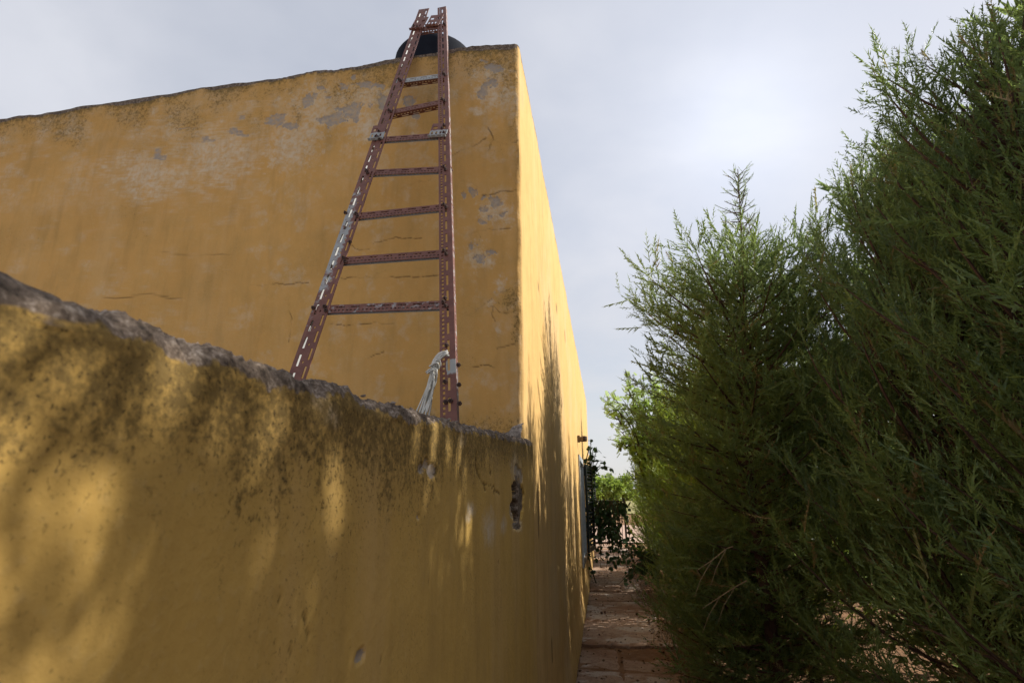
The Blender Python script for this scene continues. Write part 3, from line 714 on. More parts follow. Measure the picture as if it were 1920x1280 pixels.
bolt_mesh = None
def bolt(uv, parent, w=.0):
    global bolt_mesh
    if bolt_mesh is None:
        b_ = MB(); b_.lathe([(.0085, 0), (.0085, .005), (.006, .0065)], 6); b_.lathe([(.004, .0065), (.004, .012), (.0025, .013)], 8)
        o = b_.build('bolt', M_BOLT); bolt_mesh = o.data
    else:
        o = bpy.data.objects.new('bolt', bolt_mesh); COL.objects.link(o)
    o.parent = parent; o.location = Vector(l3(uv, w) - V3(ladder.location)); o.rotation_mode = 'QUATERNION'
    o.rotation_quaternion = Vector(LN).to_track_quat('Z', 'Y')
    return o

rungs = [((592, 579), (850, 569), 25, .9), ((630, 488), (848, 472), 23, .15), ((655, 405), (846, 385), 21, .1), ((676, 323), (844, 315), 17, .1),
         ((700, 261), (842, 251), 15, .15), ((722, 211), (838, 187), 13, .1), ((742, 152), (838, 139), 10, 1.3), ((778, 54), (836, 46), 9, .1), ((796, -22), (834, -28), 8, .1)]
for k, (pl, pr, hpx, wn) in enumerate(rungs):
    a_, b_ = lp(*pl), lp(*pr)
    d2 = unit(b_ - a_); ax = LV * d2[1] + V3([d2[0], 0, 0]); up2 = V3([-d2[1], d2[0]]); upv = LV * up2[1] + V3([up2[0], 0, 0])
    ln = np.linalg.norm(b_ - a_)
    hh = abs(lp(pl[0], pl[1] - hpx / 2)[1] - lp(pl[0], pl[1] + hpx / 2)[1]) * (1.0 if k < 5 else .95)
    hh = min(hh, .040)
    o3 = l3(a_, -.004) - upv * hh / 2
    wf = (lambda u, v, wn=wn: wn * .40 + 0 * u) if wn < 1 else (lambda u, v: 1.3 + 0 * u)
    fr = slotted('r', o3, ax, upv, LN, ln, hh, [(hh * .70, hh * .16, .063, .036, .02), (hh * .30, hh * .14, .0165, .0085, .012)], None, worn=wf)
    bf = slotted('r', o3 - LN * .003 + (upv * (hh - .001) if k < 5 else 0), ax, V3([0, 1.0, 0]), upv, ln, .034, [(.012, .006, .0178, .0095, .01), (.026, .006, .063, .036, .02)], None)
    bk = slotted('r', o3 + upv * .002 - LN * .013, ax, upv, LN, ln, hh - .004, [(hh * .62, hh * .11, .0185, .0075, .015), (hh * .27, hh * .14, .0165, .0085, .012)], None, worn=lambda u, v: .8 + 0 * u)
    rg = join('rung', [fr, bf, bk] if k < 5 else [fr, bf], M_RUST, ladder)
    if wn > 1: rg['label'] = 'seventh rung with bare grey front'
    for q, rl in ((.05, 0), (.95, 1)):
        c_ = a_ + (b_ - a_) * (.065 if rl == 0 else .93)
        bolt(c_ + up2 * hh * .2, rg, .0006); bolt(c_ - up2 * hh * .3 + d2 * .012, rg, .0006)

def plate(name, corners_px, w, mat, worn=.0, rows=None):
    """bent joining plate given by lower-left, lower-right and top corners"""
    a_, b_, c_ = (lp(*q) for q in corners_px)
    d2 = unit(b_ - a_); ax = LV * d2[1] + V3([d2[0], 0, 0]); up2 = V3([-d2[1], d2[0]]); upv = LV * up2[1] + V3([up2[0], 0, 0])
    ln = np.linalg.norm(b_ - a_); hh = abs((c_ - a_) @ up2)
    pc = slotted('r', l3(a_, w), ax, upv, LN, ln, hh, rows or [(hh * .3, hh * .18, .022, .010, .008), (hh * .68, hh * .18, .045, .022, .010)], None, worn=lambda u, v: worn * (u < .55) + 0 * v)
    fl = slotted('r', l3(a_, w), ax, LN, -upv, ln, .012, [(.006, .004, .03, .008, .01)], None, worn=lambda u, v: worn + 0 * u)
    return join(name, [pc, fl], M_RUST, ladder)
plate('splice_plate', [(691, 265), (718, 262), (696, 238)], .004, M_RUST, 1.0)
plate('splice_plate', [(803, 259), (836, 257), (805, 234)], .004, M_RUST, 1.0)
plate('splice_plate', [(768, 58), (792, 56), (772, 36)], .004, M_RUST, 0.0)
plate('splice_plate', [(798, 52), (822, 50), (800, 32)], .006, M_RUST, 0.0)
for q in [(838, 648), (835, 716), (836, 754), (835, 560), (845, 752), (860, 685), (861, 722), (862, 757), (657, 455), (588, 578), (648, 400), (705, 258), (711, 248), (776, 50), (829, 242), (833, 236)]:
    bolt(lp(*q), rail_r if q[0] > 780 else rail_l, .001)

# ------------------------------------------------------------------ white cords tied round the foot of the ladder
mb = MB(); r_ = random.Random(3)
cp = [((843, 672), .030), ((832, 677), .034), ((822, 686), .030), ((815, 700), .020), ((811, 716), .012), ((804, 735), .0), ((796, 757), -.012), ((788, 778), -.02)]
base = [l3(lp(*q), w_) for q, w_ in cp]
right = LX; 
for k in range(11):
    fx = (k - 5) / 5.0 * r_.uniform(.7, 1.25); ph = r_.uniform(0, 6.28); amp = r_.uniform(.002, .008)
    pts = []
    for i, b_ in enumerate(base):
        spread = [.007, .008, .008, .009, .012, .015, .016, .018][i]
        tang = unit(base[min(i + 1, 7)] - base[max(i - 1, 0)]); perp = unit(np.cross(tang, LN))
        pts.append(b_ + perp * (fx * spread + amp * math.sin(ph + i * 1.1)) + LN * (.006 * math.cos(k * 2.1 + i * .5) + r_.uniform(-.0015, .0015)))
    pts[0] = pts[0] + V3([r_.uniform(-.006, .004), 0, r_.uniform(-.004, .006)])
    # smooth resample
    Q = []
    for i in range(len(pts) - 1):
        p0, p1, p2, p3 = pts[max(i - 1, 0)], pts[i], pts[i + 1], pts[min(i + 2, len(pts) - 1)]
        for s_ in (0, .33, .66):
            Q.append(.5 * ((2 * p1) + (p2 - p0) * s_ + (2 * p0 - 5 * p1 + 4 * p2 - p3) * s_ * s_ + (3 * p1 - p0 - 3 * p2 + p3) * s_ ** 3))
    Q.append(pts[-1]); mb.tube(Q, r_.uniform(.0022, .0037), 6)
for cpx, tw in (((818, 693), .016), ((813, 706), .015), ((822, 688), .014)):                    # knots
    c_ = l3(lp(*cpx), .024); tang = unit(base[4] - base[3]); perp = unit(np.cross(tang, LN))
    ring = [c_ + perp * tw * math.cos(q) + LN * .014 * math.sin(q) + tang * .006 * math.sin(q * 2) for q in np.linspace(0, 6.4, 18)]
    mb.tube(ring, .003, 6)
c_ = l3(lp(818, 698), .03)
mb.tube([c_, c_ + V3([-.014, -.004, -.006]), c_ + V3([-.026, -.006, -.016])], .0028, 6)
mb.tube([c_, c_ + V3([.012, -.006, -.008]), c_ + V3([.014, -.006, -.03])], .0028, 6)
o = mb.build('cord_bundle', M_CORD, None, True)
tag(o, 'bundle of white plastic cords knotted round the foot of the red ladder', 'cord')

# ------------------------------------------------------------------ water tank on the roof
dT = ray(793, 60); kT = (D + .62) / dT[1]; pT = dT * kT
depth = pT @ CF; rT = 81 / F_PX * depth
tz0 = T - .24; zt = pT[2]
tank = empty('water_tank', (float(pT[0]), float(D + .62 + rT), tz0))
tag(tank, 'dark navy round water tank on the roof behind the top of the ladder', 'tank')
mb = MB(); Mx = Matrix.Translation((pT[0], D + .62 + rT, tz0)); hT = zt - tz0 - .0
mb.lathe([(rT * .96, 0), (rT, .03), (rT, hT * .30), (rT * 1.015, hT * .32), (rT, hT * .34), (rT, hT * .60), (rT * 1.015, hT * .62), (rT, hT * .64), (rT, hT * .95), (rT * .985, hT * .985), (rT * .94, hT * 1.01), (rT * .86, hT * 1.03), (rT * .6, hT * 1.055), (rT * .3, hT * 1.07)], 40, Mx)
mb.build('tank_body', M_TANK, tank, True)
mb = MB(); mb.lathe([(rT * .30, hT * 1.065), (rT * .32, hT * 1.07), (rT * .32, hT * 1.09), (rT * .25, hT * 1.10)], 24, Mx); mb.build('lid', M_TANK, tank)

# ------------------------------------------------------------------ small fixture on the side wall
pL = hit(1083, 822, (1, 0, 0), (-A, 0, 0)); y_ = float(pL[1]); z_ = float(pL[2])
lamp = empty('wall_lamp', (-A, y_, z_)); tag(lamp, 'small brown box lamp on the sunlit side wall above the nearer window', 'lamp')
mb = MB(); mb.box((-A, y_ - .06, z_ - .055), (-A + .035, y_ + .06, z_ + .045)); mb.build('back_plate', M_LAMP, lamp)
mb = MB(); mb.box((-A + .035, y_ - .05, z_ - .045), (-A + .085, y_ + .05, z_ + .03), None, .012); mb.build('housing', M_LAMP, lamp)
mb = MB(); mb.lathe([(.042, 0), (.05, .03), (.05, .075), (.03, .085)], 16, Matrix.Translation((-A + .098, y_ + .02, z_ - .045))); mb.build('shade', M_LAMP_D, lamp)

# ------------------------------------------------------------------ vegetation
def spray_template(seed, nb=10, w=.016, lat=.30, ns=2, bend=.25):
    """plume-like cypress shoot along +X: short branchlets all round a slightly curved axis, each a thin pointed blade"""
    r_ = random.Random(seed); q = []
    def blade(p, d, l_, w_):
        d = d.normalized(); s_ = d.cross(Vector((r_.uniform(-1, 1), r_.uniform(-1, 1), 1))).normalized()
        q.append((p - s_ * w_, p + s_ * w_, p + d * l_))
    def axis(x): return Vector((x, 0, bend * x * x))
    blade(axis(0), axis(.62) - axis(0), .62, w * .8); blade(axis(.55), axis(1) - axis(.55), .48, w)
    roll = r_.uniform(0, 6.28)
    for i in range(nb):
        x = .06 + .82 * i / nb; roll += 2.4 + r_.uniform(-.5, .5)
        ang = math.radians(r_.uniform(30, 52)); l1 = lat * (1.15 - .75 * x) * r_.uniform(.7, 1.25)
        tang = (axis(x + .01) - axis(x)).normalized()
        side = tang.cross(Vector((math.sin(roll), math.cos(roll), .3))).normalized()
        d = tang * math.cos(ang) + side * math.sin(ang); p = axis(x); blade(p, d, l1, w)
        for j in range(ns):
            s2 = side.cross(tang) * r_.uniform(-.8, .8) + side * r_.uniform(-.5, .4)
            blade(p + d * l1 * (.25 + .5 * j / max(1, ns)), d + s2 * .7, l1 * r_.uniform(.4, .62), w * .85)
    return V3([v[:] for b in q for v in b])

def place(templates, pos, dirs, scale, up_bias=None, seed=0):
    """copies of the templates at pos, first axis along dirs; returns quads verts and tint"""
    r_ = np.random.default_rng(seed); N = len(pos)
    dirs = dirs / np.linalg.norm(dirs, axis=1, keepdims=True)
    ref = r_.normal(size=(N, 3)) * .9 + V3([0, 0, 1.0])
    y = np.cross(ref, dirs); y /= np.linalg.norm(y, axis=1, keepdims=True) + 1e-9; z = np.cross(dirs, y)
    which = r_.integers(0, len(templates), N); Vs = []; Is = []
    for k, tp in enumerate(templates):
        ii = np.nonzero(which == k)[0]
        if not len(ii): continue
        B = np.stack([dirs[ii], y[ii], z[ii]], 1)                    # (n,3axes,3)
        Q = np.einsum('vk,nkc->nvc', tp, B) * scale[ii][:, None, None] + pos[ii][:, None, :]
        Vs.append(Q.reshape(-1, 3)); Is.append(np.repeat(ii, len(tp)))
    return np.vstack(Vs), np.concatenate(Is)

CYT = [spray_template(s_, 13 + s_ % 4, .0200 + .003 * (s_ % 3), .17 + .03 * (s_ % 4), 1, .08 + .12 * (s_ % 3)) for s_ in range(10)]
CYT_L = [spray_template(s_ + 50, 11 + s_ % 3, .024 + .004 * (s_ % 3), .21 + .03 * (s_ % 4), 1, .1 + .1 * (s_ % 3)) for s_ in range(8)]

CYT_B = [spray_template(s_ + 90, 8, .060, .30, 0, .15) for s_ in range(5)]  # broad blades, so the added second row stops more sun
def quads(nv): return np.arange(nv, dtype=np.int32).reshape(-1, 4)
def tris(nv): return np.arange(nv, dtype=np.int32).reshape(-1, 3)

def cypress(name, base, height, radius, seed, nprim, label, group, mat=None, temps=None, spray=.20, cones=0, low=.03, lean=(0, 0), density=1.0, prof=((0, .3, .6, .75, .86, .94, 1), (1, 1, .9, .68, .42, .2, .04)), rise=1.0, bare=1.1):
    r_ = np.random.default_rng(seed); base = V3(base, float)
    root = empty(name, tuple(base)); tag(root, label, 'tree', group)
    tr = MB(); K = 14
    def trunk_at(f): 
        return base + V3([lean[0] * f * f, lean[1] * f * f, height * f]) + V3([math.sin(f * 7 + seed) * .03, math.cos(f * 5 + seed) * .03, 0]) * (1 if f > .02 else 0)
    tr.tube([trunk_at(q) for q in np.linspace(0, .995, K)], [max(.0035, .050 * (1 - q) ** .9 * height / 4.2) for q in np.linspace(0, .995, K)], 7)
    pos = []; dirs = []; sc = []; tn = []
    fr = low + (1 - low - .015) * (np.arange(nprim) + r_.random(nprim)) / nprim
    for i, f in enumerate(fr):
        az = i * 2.39996 + r_.uniform(-.5, .5)
        clump = r_.uniform(-.45, .40)
        Lp = radius * np.interp(f, *prof) * r_.uniform(.62, 1.16) + .05
        el = math.radians(np.interp(f, [0, .25, .7, 1], [4, 20, 38, 62]) * rise + r_.uniform(-10, 10)); p = trunk_at(f)
        hd = V3([math.cos(az), math.sin(az), 0]); npt = max(4, int(Lp / .09)); pts = [p]; e = el
        for j in range(npt):
            e += math.radians(r_.uniform(-1, 8) * (rise if f < .9 else 1)); d = hd * math.cos(e) + V3([0, 0, math.sin(e)]); p = p + d * (Lp / npt); pts.append(p)
            tt = (j + 1) / npt
            if (tt > .12 or f > .8) and f < bare:
                ns = 2 if density >= 1 else 1
                for s_ in range(ns):
                    sg = 1 if (j + s_) % 2 else -1
                    a2 = sg * math.radians(r_.uniform(30, 65)); c_, s2 = math.cos(a2), math.sin(a2)
                    hd2 = V3([hd[0] * c_ - hd[1] * s2, hd[0] * s2 + hd[1] * c_, 0]); l2 = (.18 + .30 * Lp * (1 - tt * .7)) * r_.uniform(.6, 1.1)
                    if f > .9: l2 *= .5
                    e2 = e + math.radians(r_.uniform(-14, 22)); q = p.copy(); m_ = max(2, int(l2 / (.075 / density)))
                    for w_ in range(m_):
                        d2 = hd2 * math.cos(e2) + V3([0, 0, math.sin(e2)]); q = q + d2 * (l2 / m_); e2 += math.radians(r_.uniform(-2, 10) * rise)
                        pos.append(q - d2 * .05); dirs.append(d2 + r_.normal(size=3) * .38); sc.append(spray * r_.choice([.55, .8, 1.0, 1.15, 1.4]) * r_.uniform(.85, 1.1) * (.75 if f > .85 else 1)); tn.append(clump + (.45 if tt < .45 and r_.random() < .45 else 0))
        if f >= bare:
            for s_ in range(4): pos.append(pts[0] * (1 - .25 * s_) + p * .25 * s_); dirs.append(d + r_.normal(size=3) * .5); sc.append(spray * r_.uniform(.3, .55)); tn.append(0)
        if f < bare or i % 2: pos.append(p - d * .02); dirs.append(d); sc.append(spray * 1.15 * (.45 if f > bare else .7 if f > .85 else 1)); tn.append(clump + .1)
        if Lp > .05: tr.tube(pts[::2] + ([pts[-1]] if len(pts) % 2 == 0 else []), list(np.linspace(.011 * Lp + .004, .0022, len(pts[::2]) + (len(pts) % 2 == 0))), 4, False)
    # leader
    for q in np.linspace(min(.86, bare - .06), .995, 16 if bare > 1 else 34):
        pos.append(trunk_at(q)); dirs.append(V3([r_.normal() * .45, r_.normal() * .45, 1.0])); sc.append(spray * r_.uniform(.35, .6) * (1 if bare > 1 else 1.25 - 1.0 * (q - bare) / (1 - bare))); tn.append(0)
    pos = V3(pos); dirs = V3(dirs); sc = V3(sc); tn = V3(tn)
    Vv, ids = place(temps or CYT, pos, dirs, sc, seed=seed)
    dead = (r_.random(len(pos)) < .05) * .6
    tint = np.clip(.42 + tn * .55 + r_.normal(size=len(pos)) * .14 + dead, 0, 1)[ids]
    tr.build('trunk', M_BARK, root)
    mesh_np('crown', Vv - base, tris(len(Vv)), mat or M_CYP, root, dict(tint=tint))
    if cones:
        me = None
        for k in range(cones):
            if k < 9: f = .60 + .24 * k / 9; off = V3([r_.uniform(-.05, .02), -r_.uniform(.03, .07), 0])
            else:
                f = r_.uniform(.3, .66); az = r_.uniform(math.pi * .75, math.pi * 1.65); rr_ = radius * np.interp(f, *prof) * r_.uniform(.35, .7); off = V3([math.cos(az) * rr_, math.sin(az) * rr_, rr_ * .45])
            c_ = trunk_at(f) + off
            if me is None:
                o = lump('cone', (0, 0, 0), (.019, .019, .021), M_CONE, root, 9, .16, 2); me = o.data
            else:
                o = bpy.data.objects.new('cone', me); COL.objects.link(o); o.parent = root
            o.location = Vector(c_ - base); o.rotation_euler = (r_.uniform(0, 6), r_.uniform(0, 6), 0); s_ = r_.uniform(.8, 1.25); o.scale = (s_, s_, s_)
    return root

def at(px_, py_, Y):
    d = ray(px_, py_); return d * (Y / d[1])

GRP = 'cypress trees along the path'
tipA = at(1376, 312, 4.7)
PROF_A = ((0, .2, .42, .56, .64, .70, .75, .82, .9, 1), (.42, .5, .82, 1, .95, .62, .30, .17, .13, .04))
PROF_H = ((0, .25, .6, .8, .92, 1), (.9, 1, 1, .8, .5, .12))
cypress('cypress_tree', (tipA[0] - .20, 4.75, -H), tipA[2] + H, .94, 21, 235, 'tallest cypress with a bare pointed leader and brown cones up its stem', GRP, cones=22, lean=(.23, -.05), prof=PROF_A, rise=.55, bare=.77)
tipB = at(1402, 392, 5.4)
cypress('cypress_tree', (tipB[0] + .02, 5.45, -H), tipB[2] + H, .85, 22, 130, 'thinner cypress whose twiggy tip shows just right of the tallest tree', GRP, lean=(0, 0), prof=PROF_A, rise=.55, bare=.78)
rows_ = [(1.70, 6.7, 3.05, 1.06, 31), (1.62, 8.0, 3.0, 1.06, 32), (1.58, 9.4, 2.95, 1.06, 33), (1.60, 10.9, 3.0, 1.1, 34), (1.6, 12.6, 2.95, 1.15, 35), (1.65, 14.6, 3.1, 1.2, 36), (1.7, 16.8, 3.3, 1.2, 37)]
nth = ['second', 'third', 'fourth', 'fifth', 'sixth', 'seventh', 'last']
for k, (x_, y_, h_, rd, sd) in enumerate(rows_):
    cypress('cypress_tree', (x_, y_, -H), h_, rd, sd, 98, f'yellow-green cypress in the hedge behind the tallest tree, {nth[k]} along the path towards the gate', GRP,
            mat=M_CYP_FAR, temps=CYT_L, spray=.25, density=.8, prof=PROF_H)
near_ = [(2.0, 3.50, 3.45, 1.05, 41, 'dense dark cypress right of the tallest tree, beside the picture edge'), (1.95, 2.50, 3.50, .98, 42, 'bushy dark cypress standing closest to the camera on the right'),
         (1.95, 1.80, 3.05, .85, 53, 'cypress opposite the middle of the low wall, outside the right of the view'), (1.9, .80, 3.6, .95, 43, 'cypress opposite the near end of the low wall, outside the right of the view')]
for x_, y_, h_, rd, sd, lb in near_:
    cypress('cypress_tree', (x_, y_, -H), h_, rd, sd, 155 if y_ > 2 else 115, lb, GRP, prof=PROF_H, density=1.0 if y_ > 2 else .85, spray=.155 if y_ > 2 else .21, temps=CYT)
back_ = [(3.0, 0.5, 54), (3.0, 2.0, 44), (3.05, 2.95, 55), (3.1, 3.9, 45), (3.0, 4.85, 56), (3.0, 5.8, 46), (3.1, 7.8, 47), (3.0, 10.0, 48), (3.1, 12.5, 49), (3.1, 15.2, 50)]  # second row, added behind the front trees to block sun
for k, (x_, y_, sd) in enumerate(back_):
    cypress('cypress_tree', (x_, y_, -H), (3.97 if k == 1 else 4.05 if k < 5 else 3.0) + .12 * (k % 3), 1.1, sd, 75, f'dark cypress in the second row added to block sun, {("nearest", "second", "third", "fourth", "fifth", "sixth", "seventh", "eighth", "ninth", "farthest")[k]} one behind the front trees', GRP, prof=PROF_H, temps=CYT_B, density=.7, spray=.34)
cypress('cypress_bush', (.98, 6.1, -H), 1.25, .60, 51, 60, 'low dark green cypress bush at the path edge, lower right', None, spray=.20, prof=PROF_H)
cypress('cypress_bush', (1.00, 5.1, -H), 1.05, .52, 52, 54, 'small cypress bush in front of the low bush by the path', None, spray=.19, prof=PROF_H)

def leaf_template(kind):
    if kind == 'pinnate':
        q = []
        for i in range(7):
            for sg in (1, -1):
                x = .15 + .12 * i; a_ = math.radians(58) * sg; d = V3([math.cos(a_), math.sin(a_), -.15]); s_ = V3([-math.sin(a_), math.cos(a_), 0]); l_ = .34 - .02 * i
                p = V3([x, 0, 0]); q += [p, p + d * l_ * .5 + s_ * .065, p + d * l_, p + d * l_ * .5 - s_ * .065]
        q += [V3([0, .008, 0]), V3([1, .008, 0]), V3([1, -.008, 0]), V3([0, -.008, 0])]
        return V3(q)
    q = [V3([0, 0, 0]), V3([.35, .38, .05]), V3([1, 0, -.12]), V3([.35, -.38, .05])]
    q2 = [V3([.12, .16, .02]), V3([.42, .47, .03]), V3([.85, .22, -.06]), V3([.45, .05, .03])]
    q3 = [V3([.12, -.16, .02]), V3([.45, -.05, .03]), V3([.85, -.22, -.06]), V3([.42, -.47, .03])]
    return V3(q + q2 + q3)
PIN = [leaf_template('pinnate')]; ROUND = [leaf_template('round')]

def leafy(name, base, arcs, label, cat, mat, temps, size, seed, per=.05, group=None, rad=.012, stem=M_STEM, droop=.2, spread=.9, crown='foliage'):
    """arching stems (lists of points) carrying leaves"""
    r_ = np.random.default_rng(seed); base = V3(base, float); root = empty(name, tuple(base)); tag(root, label, cat, group)
    tr = MB(); pos = []; dirs = []; sc = []
    for arc in arcs:
        arc = [V3(p) for p in arc]; Q = []
        for i in range(len(arc) - 1):
            p0, p1, p2, p3 = arc[max(i - 1, 0)], arc[i], arc[i + 1], arc[min(i + 2, len(arc) - 1)]
            for s_ in np.linspace(0, 1, 7)[:-1]:
                Q.append(.5 * ((2 * p1) + (p2 - p0) * s_ + (2 * p0 - 5 * p1 + 4 * p2 - p3) * s_ * s_ + (3 * p1 - p0 - 3 * p2 + p3) * s_ ** 3))
        Q.append(arc[-1]); tr.tube(Q, list(np.linspace(rad, .003, len(Q))), 5)
        for i in range(1, len(Q)):
            a_, b_ = Q[i - 1], Q[i]; ln = np.linalg.norm(b_ - a_); k = r_.poisson(ln / per)
            if i < len(Q) * .15: continue
            for _ in range(k):
                tt = r_.random(); d = (b_ - a_) / (ln + 1e-9)
                pos.append(a_ + (b_ - a_) * tt + r_.normal(size=3) * size * .25); dd = d * .5 + r_.normal(size=3) * spread; dd[2] -= droop; dirs.append(dd); sc.append(size * r_.uniform(.6, 1.2))
    pos = V3(pos); Vv, ids = place(temps, pos, V3(dirs), V3(sc), seed=seed)
    tr.build('stem', stem, root)
    mesh_np(crown, Vv - base, quads(len(Vv)), mat, root, dict(tint=np.clip(r_.normal(.5, .2, len(pos)), 0, 1)[ids]))
    return root

# light green tree leaning out over the path
r_ = random.Random(77); arcs = []
b0 = V3([1.05, 11.0, -H]); fork = V3([.85, 11.0, .1])
arcs.append([b0, V3([.98, 11.0, -.8]), fork])
for (x_, y_) in [(1172, 692), (1200, 702), (1140, 734), (1132, 748), (1150, 770), (1185, 715), (1230, 700), (1215, 735), (1165, 745), (1145, 790), (1180, 780), (1205, 770), (1160, 820), (1138, 822), (1195, 810), (1225, 745), (1178, 840), (1240, 720), (1190, 745)]:
    e_ = at(x_, y_, 11.0 + r_.uniform(-.7, .7)); st = fork + V3([0, 0, r_.uniform(-.2, .5)]); mid = (st + e_) / 2 + V3([.06, 0, .22])
    arcs.append([st, mid, e_])
    for s_ in range(2):
        q = r_.uniform(.55, .9); m2 = st * (1 - q) + e_ * q + V3([0, 0, .15 * (1 - q)])
        arcs.append([m2, m2 + V3([r_.uniform(-.28, .1), r_.uniform(-.2, .2), r_.uniform(-.05, .25)])])
leafy('leafy_tree', b0, arcs, 'slender light green tree with small backlit leaflets leaning out over the path', 'tree', M_LEAF, PIN, .15, 5, per=.028, rad=.02, crown='crown')

# dark creeper hanging between the end of the house and the gate
r_ = random.Random(78); arcs = []; b0 = V3([-.22, 10.9, -H])
for k in range(48):
    x_ = r_.uniform(1104, 1166); ty2 = r_.uniform(835, 1000); by = r_.uniform(max(ty2, 930), 1075 if x_ < 1122 or x_ > 1150 else 1022)
    yy = r_.uniform(10.4, 11.6); ty2 = max(ty2, 938) if x_ > 1113 else ty2; by = max(by, ty2 + 20)
    p_, q_ = at(x_, ty2, yy), at(x_ + r_.uniform(-34, 30), by, yy)
    arcs.append([p_, (p_ + q_) / 2 + V3([r_.uniform(-.1, .1), 0, 0]), q_])
for x_, y_ in [(1108, 830), (1116, 846), (1128, 850), (1112, 868), (1135, 868), (1148, 878), (1122, 878)]:
    p_ = at(x_, y_, 11); arcs.append([at(1106, 900, 11), (p_ + at(1108, y_ - 6, 11)) / 2, p_])
arcs.append([b0, at(1104, 1040, 11), at(1106, 960, 11), at(1112, 890, 11)])
leafy('creeper', b0, arcs, 'dark leafy creeper hanging across the path between house corner and gate', 'creeper', M_VINE, ROUND, .105, 6, per=.040, droop=.5)
# rounded-leaf shrub overhanging the path from the hedge
arcs = []; r_ = random.Random(79); b0 = V3([.80, 9.6, -H])
for k in range(30):
    x_ = r_.uniform(1150, 1232); y_ = r_.uniform(1025, 1096); e_ = at(x_, y_, 9.4 + r_.uniform(-.5, .5)); e_[2] = max(e_[2], -H + .06)
    arcs.append([b0 + V3([0, 0, r_.uniform(.1, .5)]), (b0 + e_) / 2 + V3([0, 0, .35]), e_])
leafy('shrub', b0, arcs, 'dark round-leaved shrub reaching over the path from under the hedge', 'shrub', M_VINE, ROUND, .08, 8, per=.045, droop=.4)

# dry bare twigs sticking out of the hedge
for k, (pts_, Y_, lb) in enumerate([([(1308, 1068), (1335, 1050), (1362, 1028), (1374, 1024)], 3.7, 'forked dry brown twig sticking out of the cypress, upper of two'), ([(1317, 1140), (1350, 1118), (1378, 1100), (1400, 1088)], 3.9, 'long bare dry twig lying across the cypress, lower of two')]):
    mb = MB(); Q = [at(x_, y_, Y_ + .04 * i) for i, (x_, y_) in enumerate(pts_)]
    mb.tube(Q, list(np.linspace(.0018, .004, len(Q))), 5)
    for i in (1, 2):
        d = unit(Q[i - 1] - Q[i]); mb.tube([Q[i], Q[i] + d * .10 + V3([0, 0, -.06]), Q[i] + d * .16 + V3([.0, 0, -.13])], [.0026, .002, .0012], 4)
        mb.tube([Q[i], Q[i] + d * .08 + V3([.03, 0, .05])], [.002, .0012], 4)
    tag(mb.build('dry_twig', M_TWIG), lb, 'twig', 'dry twigs in the hedge')

# grass and leaf litter along the path edge
r_ = np.random.default_rng(9)
def blades(N, xf, y0, y1, hmin, hmax, name, mat):
    y = r_.uniform(y0, y1, N); x = xf(y) + r_.normal(size=N) * .10; z = np.full(N, -H - .03); h_ = r_.uniform(hmin, hmax, N); a_ = r_.uniform(0, 6.28, N); ln = h_ * r_.uniform(.2, .9, N)
    b = np.stack([x, y, z], 1); d = np.stack([np.cos(a_), np.sin(a_), 0 * a_], 1); s_ = np.stack([-np.sin(a_), np.cos(a_), 0 * a_], 1) * .0028
    m_ = b + d * (ln * .35)[:, None]; m_[:, 2] += h_ * .65; t_ = b + d * ln[:, None]; t_[:, 2] += h_
    Q = np.stack([b - s_, b + s_, m_ + s_ * .8, m_ - s_ * .8, m_ - s_ * .8, m_ + s_ * .8, t_, t_], 1).reshape(-1, 3)
    o = mesh_np(name, Q, quads(len(Q)), mat, None, dict(tint=np.repeat(r_.random(N), 8))); tag(o, kind='stuff'); return o
o = blades(1500, lambda y: .80 - .02 * (y - 6), 4.2, 9.5, .05, .24, 'dry_grass', M_GRASS); o['label'] = 'dry grass and weeds along the edge of the path'; o['category'] = 'grass'
N = 4200; y = r_.uniform(3.6, 15, N); edge_x = .62 - .015 * (y - 6)
x = np.where(r_.random(N) < .6, edge_x + np.abs(r_.normal(size=N)) * .28 - .12, r_.uniform(-A, .9, N)); x = np.maximum(x, -A + .02)
pos = np.stack([x, y, -H + .016 + r_.random(N) * .010], 1); dirs = r_.normal(size=(N, 3)); dirs[:, 2] *= .12
LT = [V3([[0, 0, 0], [.5, .28, .06], [1, 0, 0], [.5, -.28, .06]])]
Vv, ids = place(LT, pos, dirs, r_.uniform(.012, .045, N), seed=4)
o = mesh_np('leaf_litter', Vv, quads(len(Vv)), M_LITTER, None, dict(tint=r_.random(N)[ids])); tag(o, 'fallen dry leaves and bits scattered over the path', 'litter', None, 'stuff')
for k, (x_, y_, lb) in enumerate([(1128, 1148, 'dark fallen cone on the path, left of a pair'), (1134.5, 1147, 'dark fallen cone on the path, right of a pair'), (1194, 1150, 'dark fallen cone alone near the hedge edge of the path')]):
    p_ = ray(x_, y_); p_ = p_ * (-H + .03) / p_[2]
    tag(lump('fallen_cone', tuple(p_), (.019, .019, .019), M_CONE, None, 60 + k, .15, 2), lb, 'cone', 'fallen cones on the path')

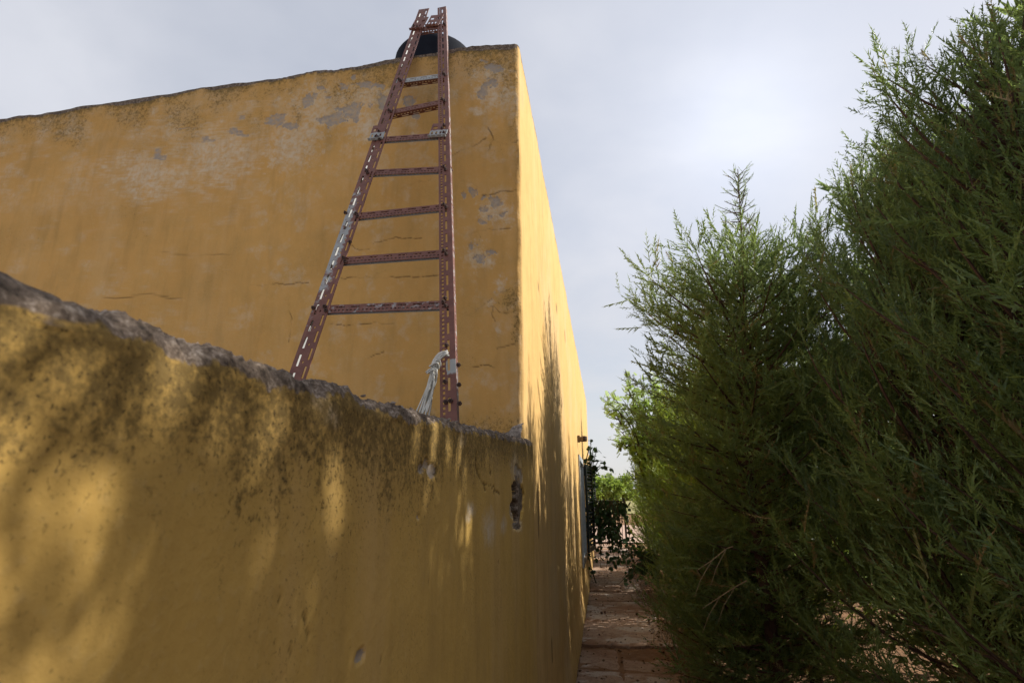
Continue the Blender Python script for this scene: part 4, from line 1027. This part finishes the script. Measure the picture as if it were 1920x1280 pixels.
# ------------------------------------------------------------------ gate and what lies beyond it
GY = 18.2
gx0, gx1 = float(at(1106, 940, GY)[0]), float(at(1170, 940, GY)[0]); gz = float(at(1135, 938, GY)[2])
gate = empty('iron_gate', ((gx0 + gx1) / 2, GY, -H)); tag(gate, 'black iron bar gate closing the far end of the path', 'gate')
for x_ in (gx0, gx1): mb = MB(); mb.box((x_ - .03, GY - .03, -H), (x_ + .03, GY + .03, gz + .08)); mb.build('post', M_IRON, gate)
for z_ in (gz - .02, gz - .55, -H + .12): mb = MB(); mb.box((gx0 + .03, GY - .012, z_ - .018), (gx1 - .03, GY + .012, z_ + .018)); mb.build('rail', M_IRON, gate)
for x_ in np.linspace(gx0, gx1, 11)[1:-1]: mb = MB(); mb.tube([(x_, GY - .02, -H + .06), (x_, GY - .02, gz + .05)], .010, 6); mb.build('bar', M_IRON, gate)

def bushy(name, c, rad, mat, size, nleaf, seed, label, cat, group=None):
    r2 = np.random.default_rng(seed); c = V3(c, float)
    root = empty(name, (c[0], c[1], -H)); tag(root, label, cat, group)
    k = max(6, int(nleaf / 120)); ce = r2.normal(size=(k, 3)); ce = ce / np.linalg.norm(ce, axis=1, keepdims=True) * r2.uniform(.3, .85, (k, 1))
    w_ = r2.integers(0, k, nleaf); p = ce[w_] + r2.normal(size=(nleaf, 3)) * .19
    p = p * V3(rad) + c; p[:, 2] = np.maximum(p[:, 2], -H + .02)
    Vv, ids = place(ROUND, p, r2.normal(size=(nleaf, 3)), r2.uniform(.6, 1.3, nleaf) * size, seed=seed)
    mb = MB(); mb.tube([(c[0], c[1], -H - .05), (c[0] + .05, c[1], c[2])], [.06, .02], 6); mb.build('trunk', M_BARK, root)
    mesh_np('crown', Vv - V3(root.location), quads(len(Vv)), mat, root, dict(tint=np.clip(r2.normal(.5, .22, nleaf), 0, 1)[ids])); return root
rB = random.Random(4)
for k, (px_, py_, Y_, rx, rz) in enumerate([(1112, 915, 36, .8, .9), (1131, 913, 37, .85, 1.0), (1148, 917, 35, .7, .8), (1092, 915, 37, .9, .9), (1170, 916, 38, .9, .9)]):
    c_ = at(px_, py_, Y_)
    bushy('sunny_bush', c_, (rx, rx, rz * 1.0), M_BUSH, .17, 1800, 200 + k, ['sunlit lime green bush beyond the gate beside the house corner', 'sunlit lime green bush beyond the middle of the gate', 'sunlit lime green bush beyond the right side of the gate', 'sunlit bush beyond the gate hidden by the house', 'sunlit bush beyond the gate behind the hedge'][k], 'bush', 'bushes beyond the gate')
mb = MB(); q_ = at(1121, 930, 60); mb.tube([(q_[0], 60, -H), (q_[0], 60, at(1121, 888, 60)[2])], .07, 8); tag(mb.build('utility_pole', M_POLE), 'thin pale pole standing far off beyond the gate', 'pole')
N = 7000; X = r_.uniform(-160, 160, N); Z = -H + np.abs(r_.normal(size=N)) * 1.6 * (.6 + .8 * vnoise(np.stack([X, 0 * X, 0 * X], 1), .12, 3)); Yv = 130 + r_.normal(size=N) * 4
pos = np.stack([X, Yv, np.minimum(Z, 5.0)], 1); Vv, ids = place(ROUND, pos, r_.normal(size=(N, 3)), r_.uniform(1.0, 2.2, N), seed=12)
o = mesh_np('far_woods', Vv, quads(len(Vv)), M_WOODS, None, dict(tint=r_.random(N)[ids])); tag(o, 'low grey-green belt of far trees on the horizon', 'woods', None, 'stuff')
